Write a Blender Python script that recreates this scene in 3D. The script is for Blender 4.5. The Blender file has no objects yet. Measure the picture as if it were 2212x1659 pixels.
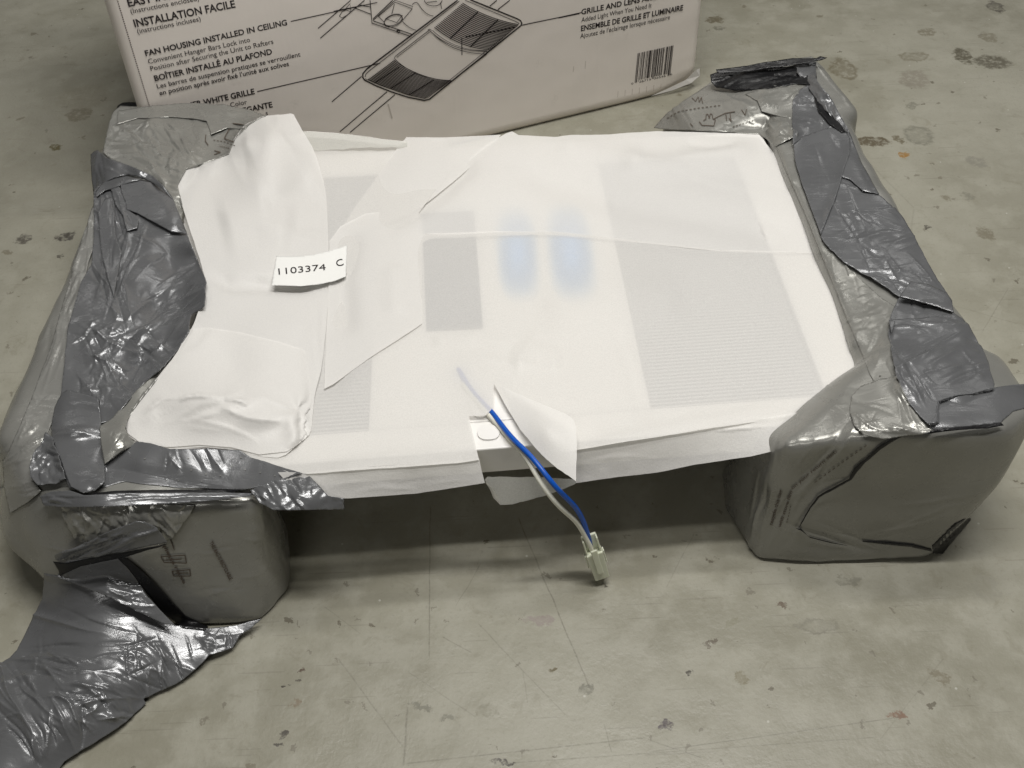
import bpy, math, random
import numpy as np
from mathutils import Vector, Matrix
from mathutils.bvhtree import BVHTree
from mathutils.geometry import delaunay_2d_cdt
random.seed(4); rng = np.random.default_rng(7)
SC = bpy.context.scene
COL = SC.collection

# ------------------------------------------------------------------ camera
FPX, CH, PITCH, ROLL = 2369.0, 0.85, 45.5, -2.4          # focal length in px of a 2212 px wide frame, height in m
_p, _r = math.radians(PITCH), math.radians(ROLL)
FW = np.array([0, math.cos(_p), -math.sin(_p)]); _rt = np.array([1., 0, 0]); _up = np.cross(_rt, FW)
RT = math.cos(_r)*_rt + math.sin(_r)*_up; UP = -math.sin(_r)*_rt + math.cos(_r)*_up
CAM = np.array([0., 0, CH])
cd = bpy.data.cameras.new("camera"); cam = bpy.data.objects.new("camera", cd); COL.objects.link(cam)
cd.sensor_width = 36; cd.lens = 36*FPX/2212; cd.clip_start = .02; cd.clip_end = 50
m = Matrix.Identity(4)
for i in range(3):
    m[i][0], m[i][1], m[i][2], m[i][3] = RT[i], UP[i], -FW[i], CAM[i]
cam.matrix_world = m
SC.camera = cam

# ------------------------------------------------------------------ light: room glow + ceiling tubes + an added front fill
W = bpy.data.worlds.new("World"); SC.world = W; W.use_nodes = True
bg = W.node_tree.nodes["Background"]; bg.inputs[0].default_value = (1, .98, .88, 1); bg.inputs[1].default_value = .028
def area(name, loc, target, sx, sy, power, col):
    l = bpy.data.lights.new(name, 'AREA'); l.shape = 'RECTANGLE'; l.size = sx; l.size_y = sy; l.energy = power; l.color = col
    o = bpy.data.objects.new(name, l); COL.objects.link(o); o.location = loc
    d = Vector(target)-Vector(loc); o.rotation_euler = d.to_track_quat('-Z', 'Y').to_euler(); return o
LC_ = (1, .978, .935)
area("ceiling_tube_or_fill", (0.3, .58, 2.15), (.3, .58, 0), 1.4, .09, 28, LC_)
area("ceiling_tube_or_fill", (0.3, 1.12, 2.15), (.3, .9, 0), 1.4, .09, 15, LC_)
area("ceiling_tube_or_fill", (-.9, -1.7, 2.5), (0, .7, 0), 1.4, .12, 10, LC_)  # added front fill that brightens the carton face, not a tube of the room
area("ceiling_tube_or_fill", (2.6, 4.8, 2.7), (2.6, 4.8, 0), .14, 1.5, 8, LC_)
area("ceiling_tube_or_fill", (0.2, 2.75, 2.5), (.2, 2.75, 0), 1.4, .12, 9, LC_)
area("ceiling_tube_or_fill", (-2.6, 4.8, 2.7), (-2.6, 4.8, 0), .14, 1.5, 6, LC_)
SC.view_settings.view_transform = 'Standard'; SC.view_settings.look = 'None'; SC.view_settings.gamma = 1; SC.view_settings.exposure = .03
SC.cycles.max_bounces = 8; SC.cycles.transparent_max_bounces = 12

# ------------------------------------------------------------------ maths
def ray(px, py):
    px = np.asarray(px, float); py = np.asarray(py, float)
    return (px[..., None]-1106)*RT - (py[..., None]-829.5)*UP + FPX*FW
def U(px, py, z=0.):
    d = ray(px, py); t = (np.asarray(z)-CH)/d[..., 2]; return CAM + t[..., None]*d
def tz(px, py, z): return (z-CH)/ray(px, py)[2]
def ty(px, py, y): return y/ray(px, py)[1]
def proj(w):
    v = np.asarray(w)-CAM; k = v@FW; return np.stack([1106+FPX*(v@RT)/k, 829.5-FPX*(v@UP)/k], -1)
def _h(i, seed):
    x = (i[..., 0]*374761393 + i[..., 1]*668265263 + i[..., 2]*2147483647 + seed*974711) & 0xffffffff
    x = ((x ^ (x >> 13))*1274126177) & 0xffffffff
    return ((x ^ (x >> 16)) & 0xffff)/32767.5-1
def vnoise(P, scale, seed=0):
    Q = np.asarray(P, float)*scale
    if Q.shape[-1] == 2: Q = np.concatenate([Q, np.full(Q.shape[:-1]+(1,), .37)], -1)
    i = np.floor(Q).astype(np.int64); f = Q-i; f = f*f*(3-2*f); out = 0
    for a in (0, 1):
        for b in (0, 1):
            for c in (0, 1):
                w = (f[..., 0] if a else 1-f[..., 0])*(f[..., 1] if b else 1-f[..., 1])*(f[..., 2] if c else 1-f[..., 2])
                out = out + w*_h(i+np.array([a, b, c]), seed)
    return out
def creases(P, clusters, seed=0):
    """P (N,2) px.  cluster = (cx,cy,rx,ry,angle_deg,spread,n,len,width,amp_m): sharp film ridges"""
    g = np.random.default_rng(seed); h = np.zeros(len(P))
    Pw = P + 5*np.stack([vnoise(P, .022, seed+1), vnoise(P, .022, seed+2)], -1)
    for cx, cy, rx, ry, ang, spr, n, ln, w, amp in clusters:
        for _ in range(n):
            c = np.array([cx+rx*g.uniform(-1, 1), cy+ry*g.uniform(-1, 1)])
            a = math.radians(ang+g.normal()*spr); d = np.array([math.cos(a), math.sin(a)]); nn = np.array([-d[1], d[0]])
            L = ln*g.uniform(.5, 1.4); ww = w*g.uniform(.45, 1.9); am = amp*g.uniform(.35, 1.15)*(1 if g.random() < .65 else -1)
            q = Pw-c; u = q@d/L; sel = (abs(u) < 1)
            v = (q@nn)[sel] + .12*L*u[sel]**2*g.uniform(-1.5, 1.5)
            side = g.uniform(.35, 1.)
            prof = np.where(v > 0, np.exp(-np.abs(v)/ww), np.exp(-np.abs(v)/(ww*side)))
            h[sel] += am*prof*(1-u[sel]**2)**1.5
    return h
def ridges(P, lst):
    h = np.zeros(len(P)); Pw = P + 4*np.stack([vnoise(P, .02, 71), vnoise(P, .02, 72)], -1)
    for r in lst:
        pts = np.array(r[0], float); w, amp = r[1], r[2]; best = np.full(len(P), 1e9); tt = np.zeros(len(P)); tot = np.linalg.norm(np.diff(pts, axis=0), axis=1).sum(); acc = 0; sg = np.zeros(len(P))
        for a, b in zip(pts[:-1], pts[1:]):
            d = b-a; L = np.linalg.norm(d); d /= L; q = Pw-a; u = np.clip(q@d, 0, L); e = q-u[:, None]*d; dist = np.sqrt((e**2).sum(-1))
            m_ = dist < best; best = np.where(m_, dist, best); tt = np.where(m_, (acc+u)/tot, tt); sg = np.where(m_, np.sign(q@np.array([-d[1], d[0]])), sg); acc += L
        ww = np.where(sg > 0, w, w*(r[3] if len(r) > 3 else 1.)); win = np.clip(np.minimum(tt, 1-tt)*5, 0, 1); win = win*win*(3-2*win)
        prof = np.exp(-(best/ww)**2) if w > 6 else np.exp(-best/ww)
        h += amp*prof*(win if not (len(r) > 4) else 1.)
    return h
def facets(P, size, seed, amp):
    """crumpled film: piecewise planar cells"""
    g = np.random.default_rng(seed); Q = P/size + .35*np.stack([vnoise(P/size, .7, seed), vnoise(P/size, .7, seed+5)], -1)
    i = np.floor(Q); best = np.full(len(P), 9.); second = np.full(len(P), 9.); val = np.zeros(len(P))
    for a in (-1, 0, 1):
        for b in (-1, 0, 1):
            c = i+[a, b]; ci = np.concatenate([c, np.zeros((len(c), 1))], -1).astype(np.int64)
            pt = c+.5+.48*np.stack([_h(ci, seed+11), _h(ci, seed+12)], -1)
            dd = Q-pt; d = np.sqrt((dd**2).sum(-1))
            v = dd[:, 0]*_h(ci, seed+13)+dd[:, 1]*_h(ci, seed+14)
            near = d < best; second = np.where(near, best, np.minimum(second, d)); val = np.where(near, v, val); best = np.where(near, d, best)
    e = np.clip((second-best)*3, 0, 1)
    return amp*(val*e + .5*(1-best))
def tps(C, v, Q, smooth=0.):
    C = np.asarray(C, float)/500; Q = np.asarray(Q, float)/500
    def k(r2): return np.where(r2 > 0, .5*r2*np.log(np.maximum(r2, 1e-12)), 0)
    n = len(C); K = k(((C[:, None]-C[None])**2).sum(-1))+np.eye(n)*smooth
    Pm = np.concatenate([np.ones((n, 1)), C], 1); A = np.zeros((n+3, n+3)); A[:n, :n] = K; A[:n, n:] = Pm; A[n:, :n] = Pm.T
    s = np.linalg.solve(A+1e-9*np.eye(n+3), np.concatenate([v, np.zeros(3)])); out = np.zeros(len(Q))
    for a in range(0, len(Q), 4000):
        q = Q[a:a+4000]; out[a:a+4000] = k(((q[:, None]-C[None])**2).sum(-1))@s[:n] + s[n] + q@s[n+1:]
    return out

# ------------------------------------------------------------------ object helpers
def empty(name, loc, label, cat, group=None):
    o = bpy.data.objects.new(name, None); COL.objects.link(o); o.location = loc; o.empty_display_size = .05
    o["label"] = label; o["category"] = cat
    if group: o["group"] = group
    bpy.context.view_layer.update()
    return o
def mesh(name, V, F, mat, parent=None, smooth=True, label=None):
    me = bpy.data.meshes.new(name); me.from_pydata([tuple(v) for v in V], [], [tuple(f) for f in F]); me.update()
    me.materials.append(mat)
    if smooth: me.polygons.foreach_set("use_smooth", [True]*len(me.polygons))
    o = bpy.data.objects.new(name, me); COL.objects.link(o)
    if parent: o.parent = parent; o.matrix_parent_inverse = parent.matrix_world.inverted()
    if label: o["label"] = label
    return o
def reparent(o, parent):
    o.parent = parent; o.matrix_parent_inverse = parent.matrix_world.inverted(); return o
def vnormals(V, F):
    F = np.asarray(F); n = np.cross(V[F[:, 1]]-V[F[:, 0]], V[F[:, 2]]-V[F[:, 0]]); N = np.zeros_like(V)
    for k in range(3): np.add.at(N, F[:, k], n)
    return N/np.maximum(np.linalg.norm(N, axis=1, keepdims=True), 1e-12)
def inpoly(P, poly):
    x, y = P[:, 0], P[:, 1]; c = np.zeros(len(P), bool); n = len(poly)
    for i in range(n):
        x1, y1 = poly[i]; x2, y2 = poly[(i+1) % n]
        if y1 == y2: continue
        c ^= ((y1 > y) != (y2 > y)) & (x < (x2-x1)*(y-y1)/(y2-y1)+x1)
    return c
def smooth_outline(poly, rough, step, seed, rounding=0):
    P = np.array(poly, float)
    for _ in range(rounding):
        Q = []
        for i in range(len(P)):
            a, b = P[i], P[(i+1) % len(P)]; Q += [a*.8+b*.2, a*.2+b*.8]
        P = np.array(Q)
    out = []
    for i in range(len(P)):
        a, b = P[i], P[(i+1) % len(P)]; n = max(1, int(np.linalg.norm(b-a)/step))
        for k in range(n): out.append(a+(b-a)*k/n)
    out = np.array(out)
    if rough: out = out + rough*np.stack([vnoise(out, .05, seed)+.5*vnoise(out, .17, seed+9), vnoise(out, .05, seed+3)+.5*vnoise(out, .17, seed+4)], -1)
    return out
def tri_fill(poly, step, seed=0, holes=()):
    g = np.random.default_rng(seed+100); lo, hi = poly.min(0), poly.max(0)
    xs = np.arange(lo[0], hi[0], step); ys = np.arange(lo[1], hi[1], step*.87)
    X, Y = np.meshgrid(xs, ys); X = X+((np.arange(len(ys)) % 2)*step*.5)[:, None]
    G = np.stack([X.ravel(), Y.ravel()], -1)+g.uniform(-.12, .12, (X.size, 2))*step
    G = G[inpoly(G, poly)]
    # drop points hugging the outline
    seg = poly; keep = np.ones(len(G), bool)
    for a in range(0, len(G), 3000):
        d2 = ((G[a:a+3000, None]-seg[None])**2).sum(-1).min(1); keep[a:a+3000] = d2 > (step*.45)**2
    G = G[keep]; A = np.concatenate([poly, G]); k = len(poly)
    r = delaunay_2d_cdt([Vector(p) for p in A], [], [list(range(k))], 1, 1e-4)
    return np.array([v[:] for v in r[0]]), [f for f in r[2] if len(f) == 3]
BVH = []
def hit(px, py):
    d = Vector(ray(px, py)); d.normalize(); best = None
    for b in BVH:
        h = b.ray_cast(Vector(CAM), d)
        if h[0] is not None and (best is None or h[3] < best): best = h[3]
    return best if best is not None else CH/-d[2]
def addbvh(V, F): BVH.append(BVHTree.FromPolygons([tuple(v) for v in V], [tuple(f) for f in F]))
def patch(name, poly, ctrl, mat, parent, cl=(), fac=None, off=.004, step=4., seed=1, rough=1.5, rounding=0, drape=True,
          smooth=.002, und=(0, .01), thick=.0004, clear=.0012, label=None, add=False, rid=None, under=0):
    """a sheet: outline in photo px, its distance from draping over what lies beneath plus control heights"""
    O = smooth_outline(poly, rough, step, seed, rounding); P, F = tri_fill(O, step, seed)
    C, T = [], []
    for c in ctrl:
        if c[0] == 'y': C.append(c[1:3]); d = ray(*c[1:3]); T.append(c[3]/d[1]*np.linalg.norm(d))
        else: C.append(c[:2]); d = ray(*c[:2]); T.append((c[2]-CH)/d[2]*np.linalg.norm(d))
    C0 = np.array(C).reshape(-1, 2)
    if drape:
        lo, hi = O.min(0), O.max(0); st = max(14., math.sqrt((hi-lo).prod())/16)
        for x in np.arange(lo[0]+st/2, hi[0], st):
            for y in np.arange(lo[1]+st/2, hi[1], st):
                q = np.array([[x, y]])
                if inpoly(q, O)[0] and (len(C0) == 0 or ((C0-q)**2).sum(-1).min() > (st*1.3)**2):
                    h = hit(x, y)
                    if h is not None: C.append((x, y)); T.append(h-off)
        for x, y in O[::max(1, len(O)//24)]:
            if len(C0) == 0 or ((C0-[x, y])**2).sum(-1).min() > st**2:
                h = hit(x, y)
                if h is not None: C.append((x, y)); T.append(h-off)
        if len(T) > 8:   # drop rays that slipped past onto something far behind
            md = np.median(T); k = [i for i in range(len(T)) if i < len(C0) or abs(T[i]-md) < .12+.3*(hi-lo).max()/FPX]
            C = [C[i] for i in k]; T = [T[i] for i in k]
    T = np.array(T); t = tps(C, T, P, smooth)
    D = ray(P[:, 0], P[:, 1]); D = D/np.linalg.norm(D, axis=1, keepdims=True)
    V = CAM+t[:, None]*D
    F = np.array(F)
    N = vnormals(V, F); flip = (N*D).sum(1) > 0
    if flip.mean() > .5: F = F[:, ::-1]; N = -N
    h = und[0]*vnoise(P, und[1], seed+20)+.4*und[0]*vnoise(P, und[1]*2.3, seed+21)
    if cl: h = h+creases(P, cl, seed)*(.85 if mat in (M_TAUT, M_CLEAR) else .8 if mat in (M_LOOSE, M_TAIL) else 1.)
    if rid: h = h+ridges(P, rid)
    if fac:
        for fc in fac: 
            size, amp = fc[:2]; w = 1.
            if len(fc) > 2: w = np.exp(-(((P[:, 0]-fc[2])/fc[4])**2+((P[:, 1]-fc[3])/fc[5])**2))
            h = h+facets(P, size, seed+int(size), amp)*w
    V = V+N*h[:, None]
    # never dip into what lies beneath
    dd = V-CAM; L = np.linalg.norm(dd, axis=1)
    pr = proj(V)
    for i in range(len(V)):
        hh = None
        dv = Vector(dd[i]/L[i])
        for b in BVH[under:]:
            r = b.ray_cast(Vector(CAM), dv)
            if r[0] is not None and (hh is None or r[3] < hh): hh = r[3]
        if hh is not None and L[i] > hh-clear and L[i] < hh+.06: V[i] = CAM+dd[i]/L[i]*(hh-clear)
    V[:, 2] = np.maximum(V[:, 2], .001)
    o = mesh(name, V, F, mat, parent, label=label)
    if thick:
        s = o.modifiers.new("thickness", 'SOLIDIFY'); s.thickness = thick; s.offset = -1
    if add: addbvh(V, F)
    return o

# ------------------------------------------------------------------ materials
class NT:
    def __init__(s, name):
        s.m = bpy.data.materials.new(name); s.m.use_nodes = True; s.t = s.m.node_tree; s.b = s.t.nodes["Principled BSDF"]
        s.out = s.t.nodes["Material Output"]
    def n(s, kind, **k):
        x = s.t.nodes.new(kind)
        for a, v in k.items():
            if a.startswith('i_'): x.inputs[a[2:].replace('_', ' ')].default_value = v
            else: setattr(x, a, v)
        return x
    def l(s, a, b): s.t.links.new(a, b)
    def math(s, op, a, b=None, c=None):
        x = s.t.nodes.new('ShaderNodeMath'); x.operation = op
        for i, v in enumerate((a, b, c)):
            if v is None: continue
            if isinstance(v, (int, float)): x.inputs[i].default_value = v
            else: s.l(v, x.inputs[i])
        return x.outputs[0]
    def noise(s, scale, detail=3, rough=.5, vec=None, dist=0):
        x = s.n('ShaderNodeTexNoise'); x.inputs['Scale'].default_value = scale; x.inputs['Detail'].default_value = detail
        x.inputs['Roughness'].default_value = rough; x.inputs['Distortion'].default_value = dist
        if vec: s.l(vec, x.inputs['Vector'])
        return x.outputs['Fac']
    def ramp(s, f, a, b, lo=0., hi=1.):
        x = s.n('ShaderNodeMapRange'); x.inputs[1].default_value = a; x.inputs[2].default_value = b; x.inputs[3].default_value = lo; x.inputs[4].default_value = hi
        x.interpolation_type = 'SMOOTHSTEP'; s.l(f, x.inputs[0]); return x.outputs[0]
    def mix(s, f, a, b, mode='MIX'):
        x = s.n('ShaderNodeMix'); x.data_type = 'RGBA'; x.blend_type = mode
        for i, v in ((0, f), (6, a), (7, b)):
            if isinstance(v, (int, float)): x.inputs[i].default_value = v
            elif isinstance(v, tuple): x.inputs[i].default_value = (*v, 1) if len(v) == 3 else v
            else: s.l(v, x.inputs[i])
        return x.outputs[2]
    def bump(s, h, dist, strength=1., prev=None):
        x = s.n('ShaderNodeBump'); x.inputs['Distance'].default_value = dist; x.inputs['Strength'].default_value = strength
        s.l(h, x.inputs['Height'])
        if prev: s.l(prev, x.inputs['Normal'])
        return x.outputs[0]
    def pos(s): return s.n('ShaderNodeNewGeometry').outputs['Position']
def plain(name, col, rough=.5, spec=.5, metal=0., noise=0., bump=0., bscale=200):
    a = NT(name); a.b.inputs['Base Color'].default_value = (*col, 1); a.b.inputs['Roughness'].default_value = rough
    a.b.inputs['Specular IOR Level'].default_value = spec; a.b.inputs['Metallic'].default_value = metal
    p = a.pos()
    if noise:
        f = a.noise(bscale*.15, 4, .6, p); dark = tuple(c*(1-noise) for c in col); a.l(a.mix(f, dark, tuple(min(1, c*(1+noise)) for c in col)), a.b.inputs['Base Color'])
    if bump: a.l(a.bump(a.noise(bscale, 3, .6, p), bump), a.b.inputs['Normal'])
    return a.m
def film(name, col, rough, metal, fine, trans=0., spec=.5):
    a = NT(name); p = a.pos(); b = a.b
    f = a.noise(18, 4, .6, p)
    a.l(a.mix(f, tuple(c*.85 for c in col), tuple(c*1.15 for c in col)), b.inputs['Base Color'])
    b.inputs['Metallic'].default_value = metal; b.inputs['Specular IOR Level'].default_value = spec
    a.l(a.ramp(a.noise(40, 3, .5, p), .3, .7, rough*.8, rough*1.25), b.inputs['Roughness'])
    # fine stretched wrinkles
    mp = a.n('ShaderNodeMapping'); mp.inputs['Rotation'].default_value = (0, 0, .5); mp.inputs['Scale'].default_value = (1, 3.2, 2)
    a.l(p, mp.inputs['Vector'])
    w1 = a.noise(26, 3, .55, mp.outputs[0], .8)
    w2 = a.n('ShaderNodeTexVoronoi'); w2.feature = 'DISTANCE_TO_EDGE'; w2.inputs['Scale'].default_value = 42
    dn = a.n('ShaderNodeTexNoise'); dn.inputs['Scale'].default_value = 20; a.l(p, dn.inputs['Vector'])
    vm = a.n('ShaderNodeVectorMath', operation='MULTIPLY_ADD'); a.l(dn.outputs['Color'], vm.inputs[0]); vm.inputs[1].default_value = (.05,)*3; a.l(p, vm.inputs[2])
    a.l(vm.outputs[0], w2.inputs['Vector'])
    e = a.ramp(w2.outputs['Distance'], 0, .35, 1, 0)
    mask = a.ramp(a.noise(9, 2, .5, p), .54, .70)
    h = a.math('ADD', a.math('MULTIPLY', w1, 1.), a.math('MULTIPLY', a.math('MULTIPLY', e, mask), .28))
    n1 = a.bump(h, fine)
    a.l(a.bump(a.noise(900, 2, .5, p), .00006, 1., n1), b.inputs['Normal'])
    if trans:
        tr = a.n('ShaderNodeBsdfTransparent'); tr.inputs[0].default_value = (.8, .8, .78, 1); mx = a.n('ShaderNodeMixShader'); mx.inputs[0].default_value = trans
        a.l(b.outputs[0], mx.inputs[1]); a.l(tr.outputs[0], mx.inputs[2]); a.l(mx.outputs[0], a.out.inputs[0])
    return a.m
M_LOOSE = film("loose_grey_film", (.172, .175, .182), .25, .36, .0006)
M_TAUT = film("taut_grey_film", (.290, .288, .268), .27, .35, .0003)
M_BLACK = film("dark_seal_and_shade_film", (.010, .010, .011), .33, .0, .0008, 0, .3)  # black film of the seals; also paints in shade of folds and creases
M_CLEAR = film("thin_stretch_film", (.33, .328, .31), .26, .3, .0004, .12)
M_TAIL = film("tail_grey_film", (.180, .183, .190), .26, .36, .0007)

def foam(name, trans, col=(.91, .895, .875)):
    a = NT(name); p = a.pos(); b = a.b
    b.inputs['Base Color'].default_value = (*col, 1)
    b.inputs['Roughness'].default_value = .34; b.inputs['Specular IOR Level'].default_value = .5
    f1 = a.noise(900, 3, .65, p); f2 = a.noise(420, 3, .6, p)
    sp = a.ramp(a.noise(1100, 2, .6, p), .62, .76)
    h = a.math('ADD', a.math('MULTIPLY', f1, .6), a.math('MULTIPLY', f2, .7))
    a.l(a.bump(h, .00028), b.inputs['Normal'])
    a.l(a.mix(a.noise(300, 4, .7, p), tuple(c*.975 for c in col), tuple(min(1, c*1.02) for c in col)), b.inputs['Base Color'])
    a.l(a.math('SUBTRACT', .40, a.math('MULTIPLY', sp, .3)), b.inputs['Roughness'])
    tl = a.n('ShaderNodeBsdfTranslucent'); tl.inputs[0].default_value = (.85, .83, .78, 1)
    m1 = a.n('ShaderNodeMixShader'); m1.inputs[0].default_value = .15; a.l(b.outputs[0], m1.inputs[1]); a.l(tl.outputs[0], m1.inputs[2])
    tr = a.n('ShaderNodeBsdfTransparent'); tr.inputs[0].default_value = (.97, .97, .95, 1)
    m2 = a.n('ShaderNodeMixShader')
    a.l(a.ramp(a.noise(800, 3, .7, p), .3, .7, trans*.85, trans*1.15), m2.inputs[0])
    a.l(m1.outputs[0], m2.inputs[1]); a.l(tr.outputs[0], m2.inputs[2]); a.l(m2.outputs[0], a.out.inputs[0])
    return a.m
M_FOAM = foam("foam_sheet", .27)
M_FOAMU = foam("foam_sheet_folded", .17)
M_FOAM2 = foam("foam_sheet_double", .16)
M_FOAM3 = foam("foam_edge_single", .35, (.72, .72, .68))

# floor --------------------------------------------------------------
def floor_mat():
    a = NT("worn_painted_concrete"); p = a.pos(); sx = a.n('ShaderNodeSeparateXYZ'); a.l(p, sx.inputs[0]); X, Y = sx.outputs[0], sx.outputs[1]
    n_lo = a.noise(3.5, 4, .55, p); n_mid = a.noise(22, 5, .62, p); n_hi = a.noise(240, 3, .6, p)
    base = a.mix(a.ramp(n_lo, .36, .64), (.262, .251, .198), (.338, .327, .268))
    base = a.mix(a.ramp(n_mid, .42, .66, 0, .6), base, (.370, .359, .300))
    base = a.mix(a.ramp(n_hi, .55, .75, 0, .4), base, (.23, .22, .18))
    base = a.mix(a.ramp(a.noise(34, 6, .72, p, .6), .55, .70, 0, .42), base, (.215, .20, .148))
    nd = a.noise(70, 6, .68, p); nd2 = a.noise(57, 6, .68, p); nf = a.noise(130, 4, .7, p)
    DX = a.math('ADD', X, a.math('MULTIPLY', a.math('SUBTRACT', nd, .5), .030)); DY = a.math('ADD', Y, a.math('MULTIPLY', a.math('SUBTRACT', nd2, .5), .030))
    # group: stain
    grit = a.ramp(a.noise(420, 4, .75, p), .60, .72, 0, .5); base = a.mix(grit, base, (.20, .19, .15))
    def stain_or_shadow(px, py, rx, ry, ang, dark, col, cur, hollow=0.):
        c = U(px, py); k = 1./np.linalg.norm(ray(px, py))*np.linalg.norm(c-CAM)   # m per px across
        wx, wy = rx*k, ry*k/math.sin(math.atan2(CH, np.linalg.norm(c[:2])))
        ca, sa = math.cos(ang), math.sin(ang)
        u = a.math('SUBTRACT', DX, float(c[0])); v = a.math('SUBTRACT', DY, float(c[1]))
        p1 = a.math('MULTIPLY_ADD', u, ca/wx, a.math('MULTIPLY', v, sa/wx)); p2 = a.math('MULTIPLY_ADD', u, -sa/wy, a.math('MULTIPLY', v, ca/wy))
        d = a.math('ADD', a.math('MULTIPLY', p1, p1), a.math('MULTIPLY', p2, p2))
        mk = a.ramp(d, .55, 1.15, 1, 0)
        if hollow: mk = a.math('MULTIPLY', mk, a.ramp(d, .25, .7, 1-hollow, 1))
        mk = a.math('MULTIPLY', mk, a.ramp(nf, .36, .54, .25, 1)); mk = a.math('MULTIPLY', mk, min(1., dark*1.15))
        return a.mix(mk, cur, col)
    BR, GR, DK = (.15, .13, .085), (.17, .165, .13), (.07, .062, .05)
    S = [(1822, 149, 30, 24, 0, .75, BR, .3), (1974, 122, 34, 10, 0, .6, BR, .4), (1974, 172, 34, 20, -.3, .5, (.2, .175, .14), 0), (1984, 293, 34, 21, 0, .7, GR, .5),
         (1885, 306, 36, 11, -.1, .95, (.12, .1, .065), 0), (1941, 302, 10, 10, 0, .8, BR, 0), (2080, 120, 20, 18, 0, .9, (.11, .1, .07), 0), (2145, 134, 42, 13, -.2, .9, (.12, .11, .08), 0),
         (2000, 70, 22, 9, 0, .6, BR, 0), (1972, 228, 20, 5, .5, .6, GR, 0), (1951, 334, 10, 7, 0, .95, (.30, .17, .05), 0), (2126, 503, 20, 14, 0, .6, BR, 0), (2043, 427, 12, 8, 0, .5, BR, 0),
         (2110, 350, 22, 12, -.5, .5, (.2, .19, .16), 0), (2000, 489, 8, 5, 0, .9, DK, 0), (2150, 15, 18, 12, 0, .8, DK, .4), (2135, 80, 20, 10, 0, .55, BR, 0), (2090, 425, 14, 8, 1, .5, GR, 0), (1545, 42, 20, 8, .1, .8, BR, 0), (1553, 62, 12, 5, 0, .7, GR, 0),
         (1165, 1342, 38, 9, -.1, .7, (.28, .24, .22), 0), (1767, 1353, 50, 17, 0, .7, (.2, .19, .15), .5), (1691, 1308, 13, 7, 0, .85, (.14, .11, .08), 0), (1601, 1469, 20, 17, 0, .8, (.18, .16, .1), .4),
         (1582, 1340, 15, 11, 0, .6, (.22, .21, .15), 0), (1535, 1385, 24, 5, .5, .85, (.14, .12, .09), 0), (1188, 1443, 9, 8, 0, .9, (.14, .12, .07), 0), (1494, 1449, 6, 7, 0, .9, DK, 0), (1270, 1488, 14, 13, 0, .7, GR, 0),
         (1052, 1537, 20, 18, .5, .6, (.19, .18, .13), .5), (909, 1526, 26, 8, -.4, .7, GR, 0), (965, 1552, 20, 7, 0, .6, GR, 0), (1438, 1571, 15, 12, 0, .95, (.085, .07, .07), 0), (609, 1586, 13, 11, 0, .85, DK, 0),
         (600, 1612, 9, 5, .2, .8, DK, 0), (1940, 1547, 24, 8, -.2, .8, (.2, .12, .08), 0), (2130, 1270, 30, 25, 0, .4, (.26, .25, .21), .7), (1090, 1650, 32, 5, 0, .85, DK, 0), (2030, 1462, 24, 14, -.8, .65, (.17, .15, .1), 0),
         (172, 246, 30, 15, 0, .6, BR, 0), (119, 320, 12, 7, .5, .9, (.13, .11, .05), 0), (50, 517, 20, 10, 0, .75, DK, 0), (140, 512, 22, 8, .5, .95, DK, 0), (132, 553, 8, 4, 0, .8, DK, 0), (20, 545, 12, 5, 0, .6, BR, 0),
         (180, 210, 60, 26, 0, .3, (.22, .2, .14), 0), (642, 1519, 12, 14, 0, .7, (.19, .15, .1), 0), (648, 1470, 5, 5, 0, .9, DK, 0), (620, 1478, 4, 4, 0, .9, DK, 0), (654, 1449, 6, 5, 0, .9, (.1, .07, .05), 0), (1830, 1255, 26, 9, 0, .5, GR, 0), (1310, 1262, 9, 4, -.8, .8, DK, 0)]  # last entry paints the connector tip's cast shadow into the floor colour
    cur = base
    for s in S: cur = stain_or_shadow(*s[:6], s[6], cur, s[7])
    def line(p, q, w, dark, cur):
        A, B = U(*p), U(*q); d = B-A; L = np.linalg.norm(d); d = d/L; w = w*.00038
        nx = a.math('ADD', X, a.math('MULTIPLY', a.math('SUBTRACT', n_mid, .5), .004)); 
        u = a.math('MULTIPLY_ADD', a.math('SUBTRACT', nx, float(A[0])), float(d[0]), a.math('MULTIPLY', a.math('SUBTRACT', Y, float(A[1])), float(d[1])))
        v = a.math('MULTIPLY_ADD', a.math('SUBTRACT', nx, float(A[0])), float(-d[1]), a.math('MULTIPLY', a.math('SUBTRACT', Y, float(A[1])), float(d[0])))
        mk = a.ramp(a.math('ABSOLUTE', v), w*.5, w*1.6, 1, 0)
        uu = a.math('ABSOLUTE', a.math('SUBTRACT', u, float(L/2)))
        mk = a.math('MULTIPLY', mk, a.ramp(uu, L*.47, L*.5, 1, 0)); mk = a.math('MULTIPLY', mk, a.ramp(nf, .35, .6, .35, 1))
        return a.mix(a.math('MULTIPLY', mk, dark*.62), cur, (.12, .11, .085))
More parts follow.
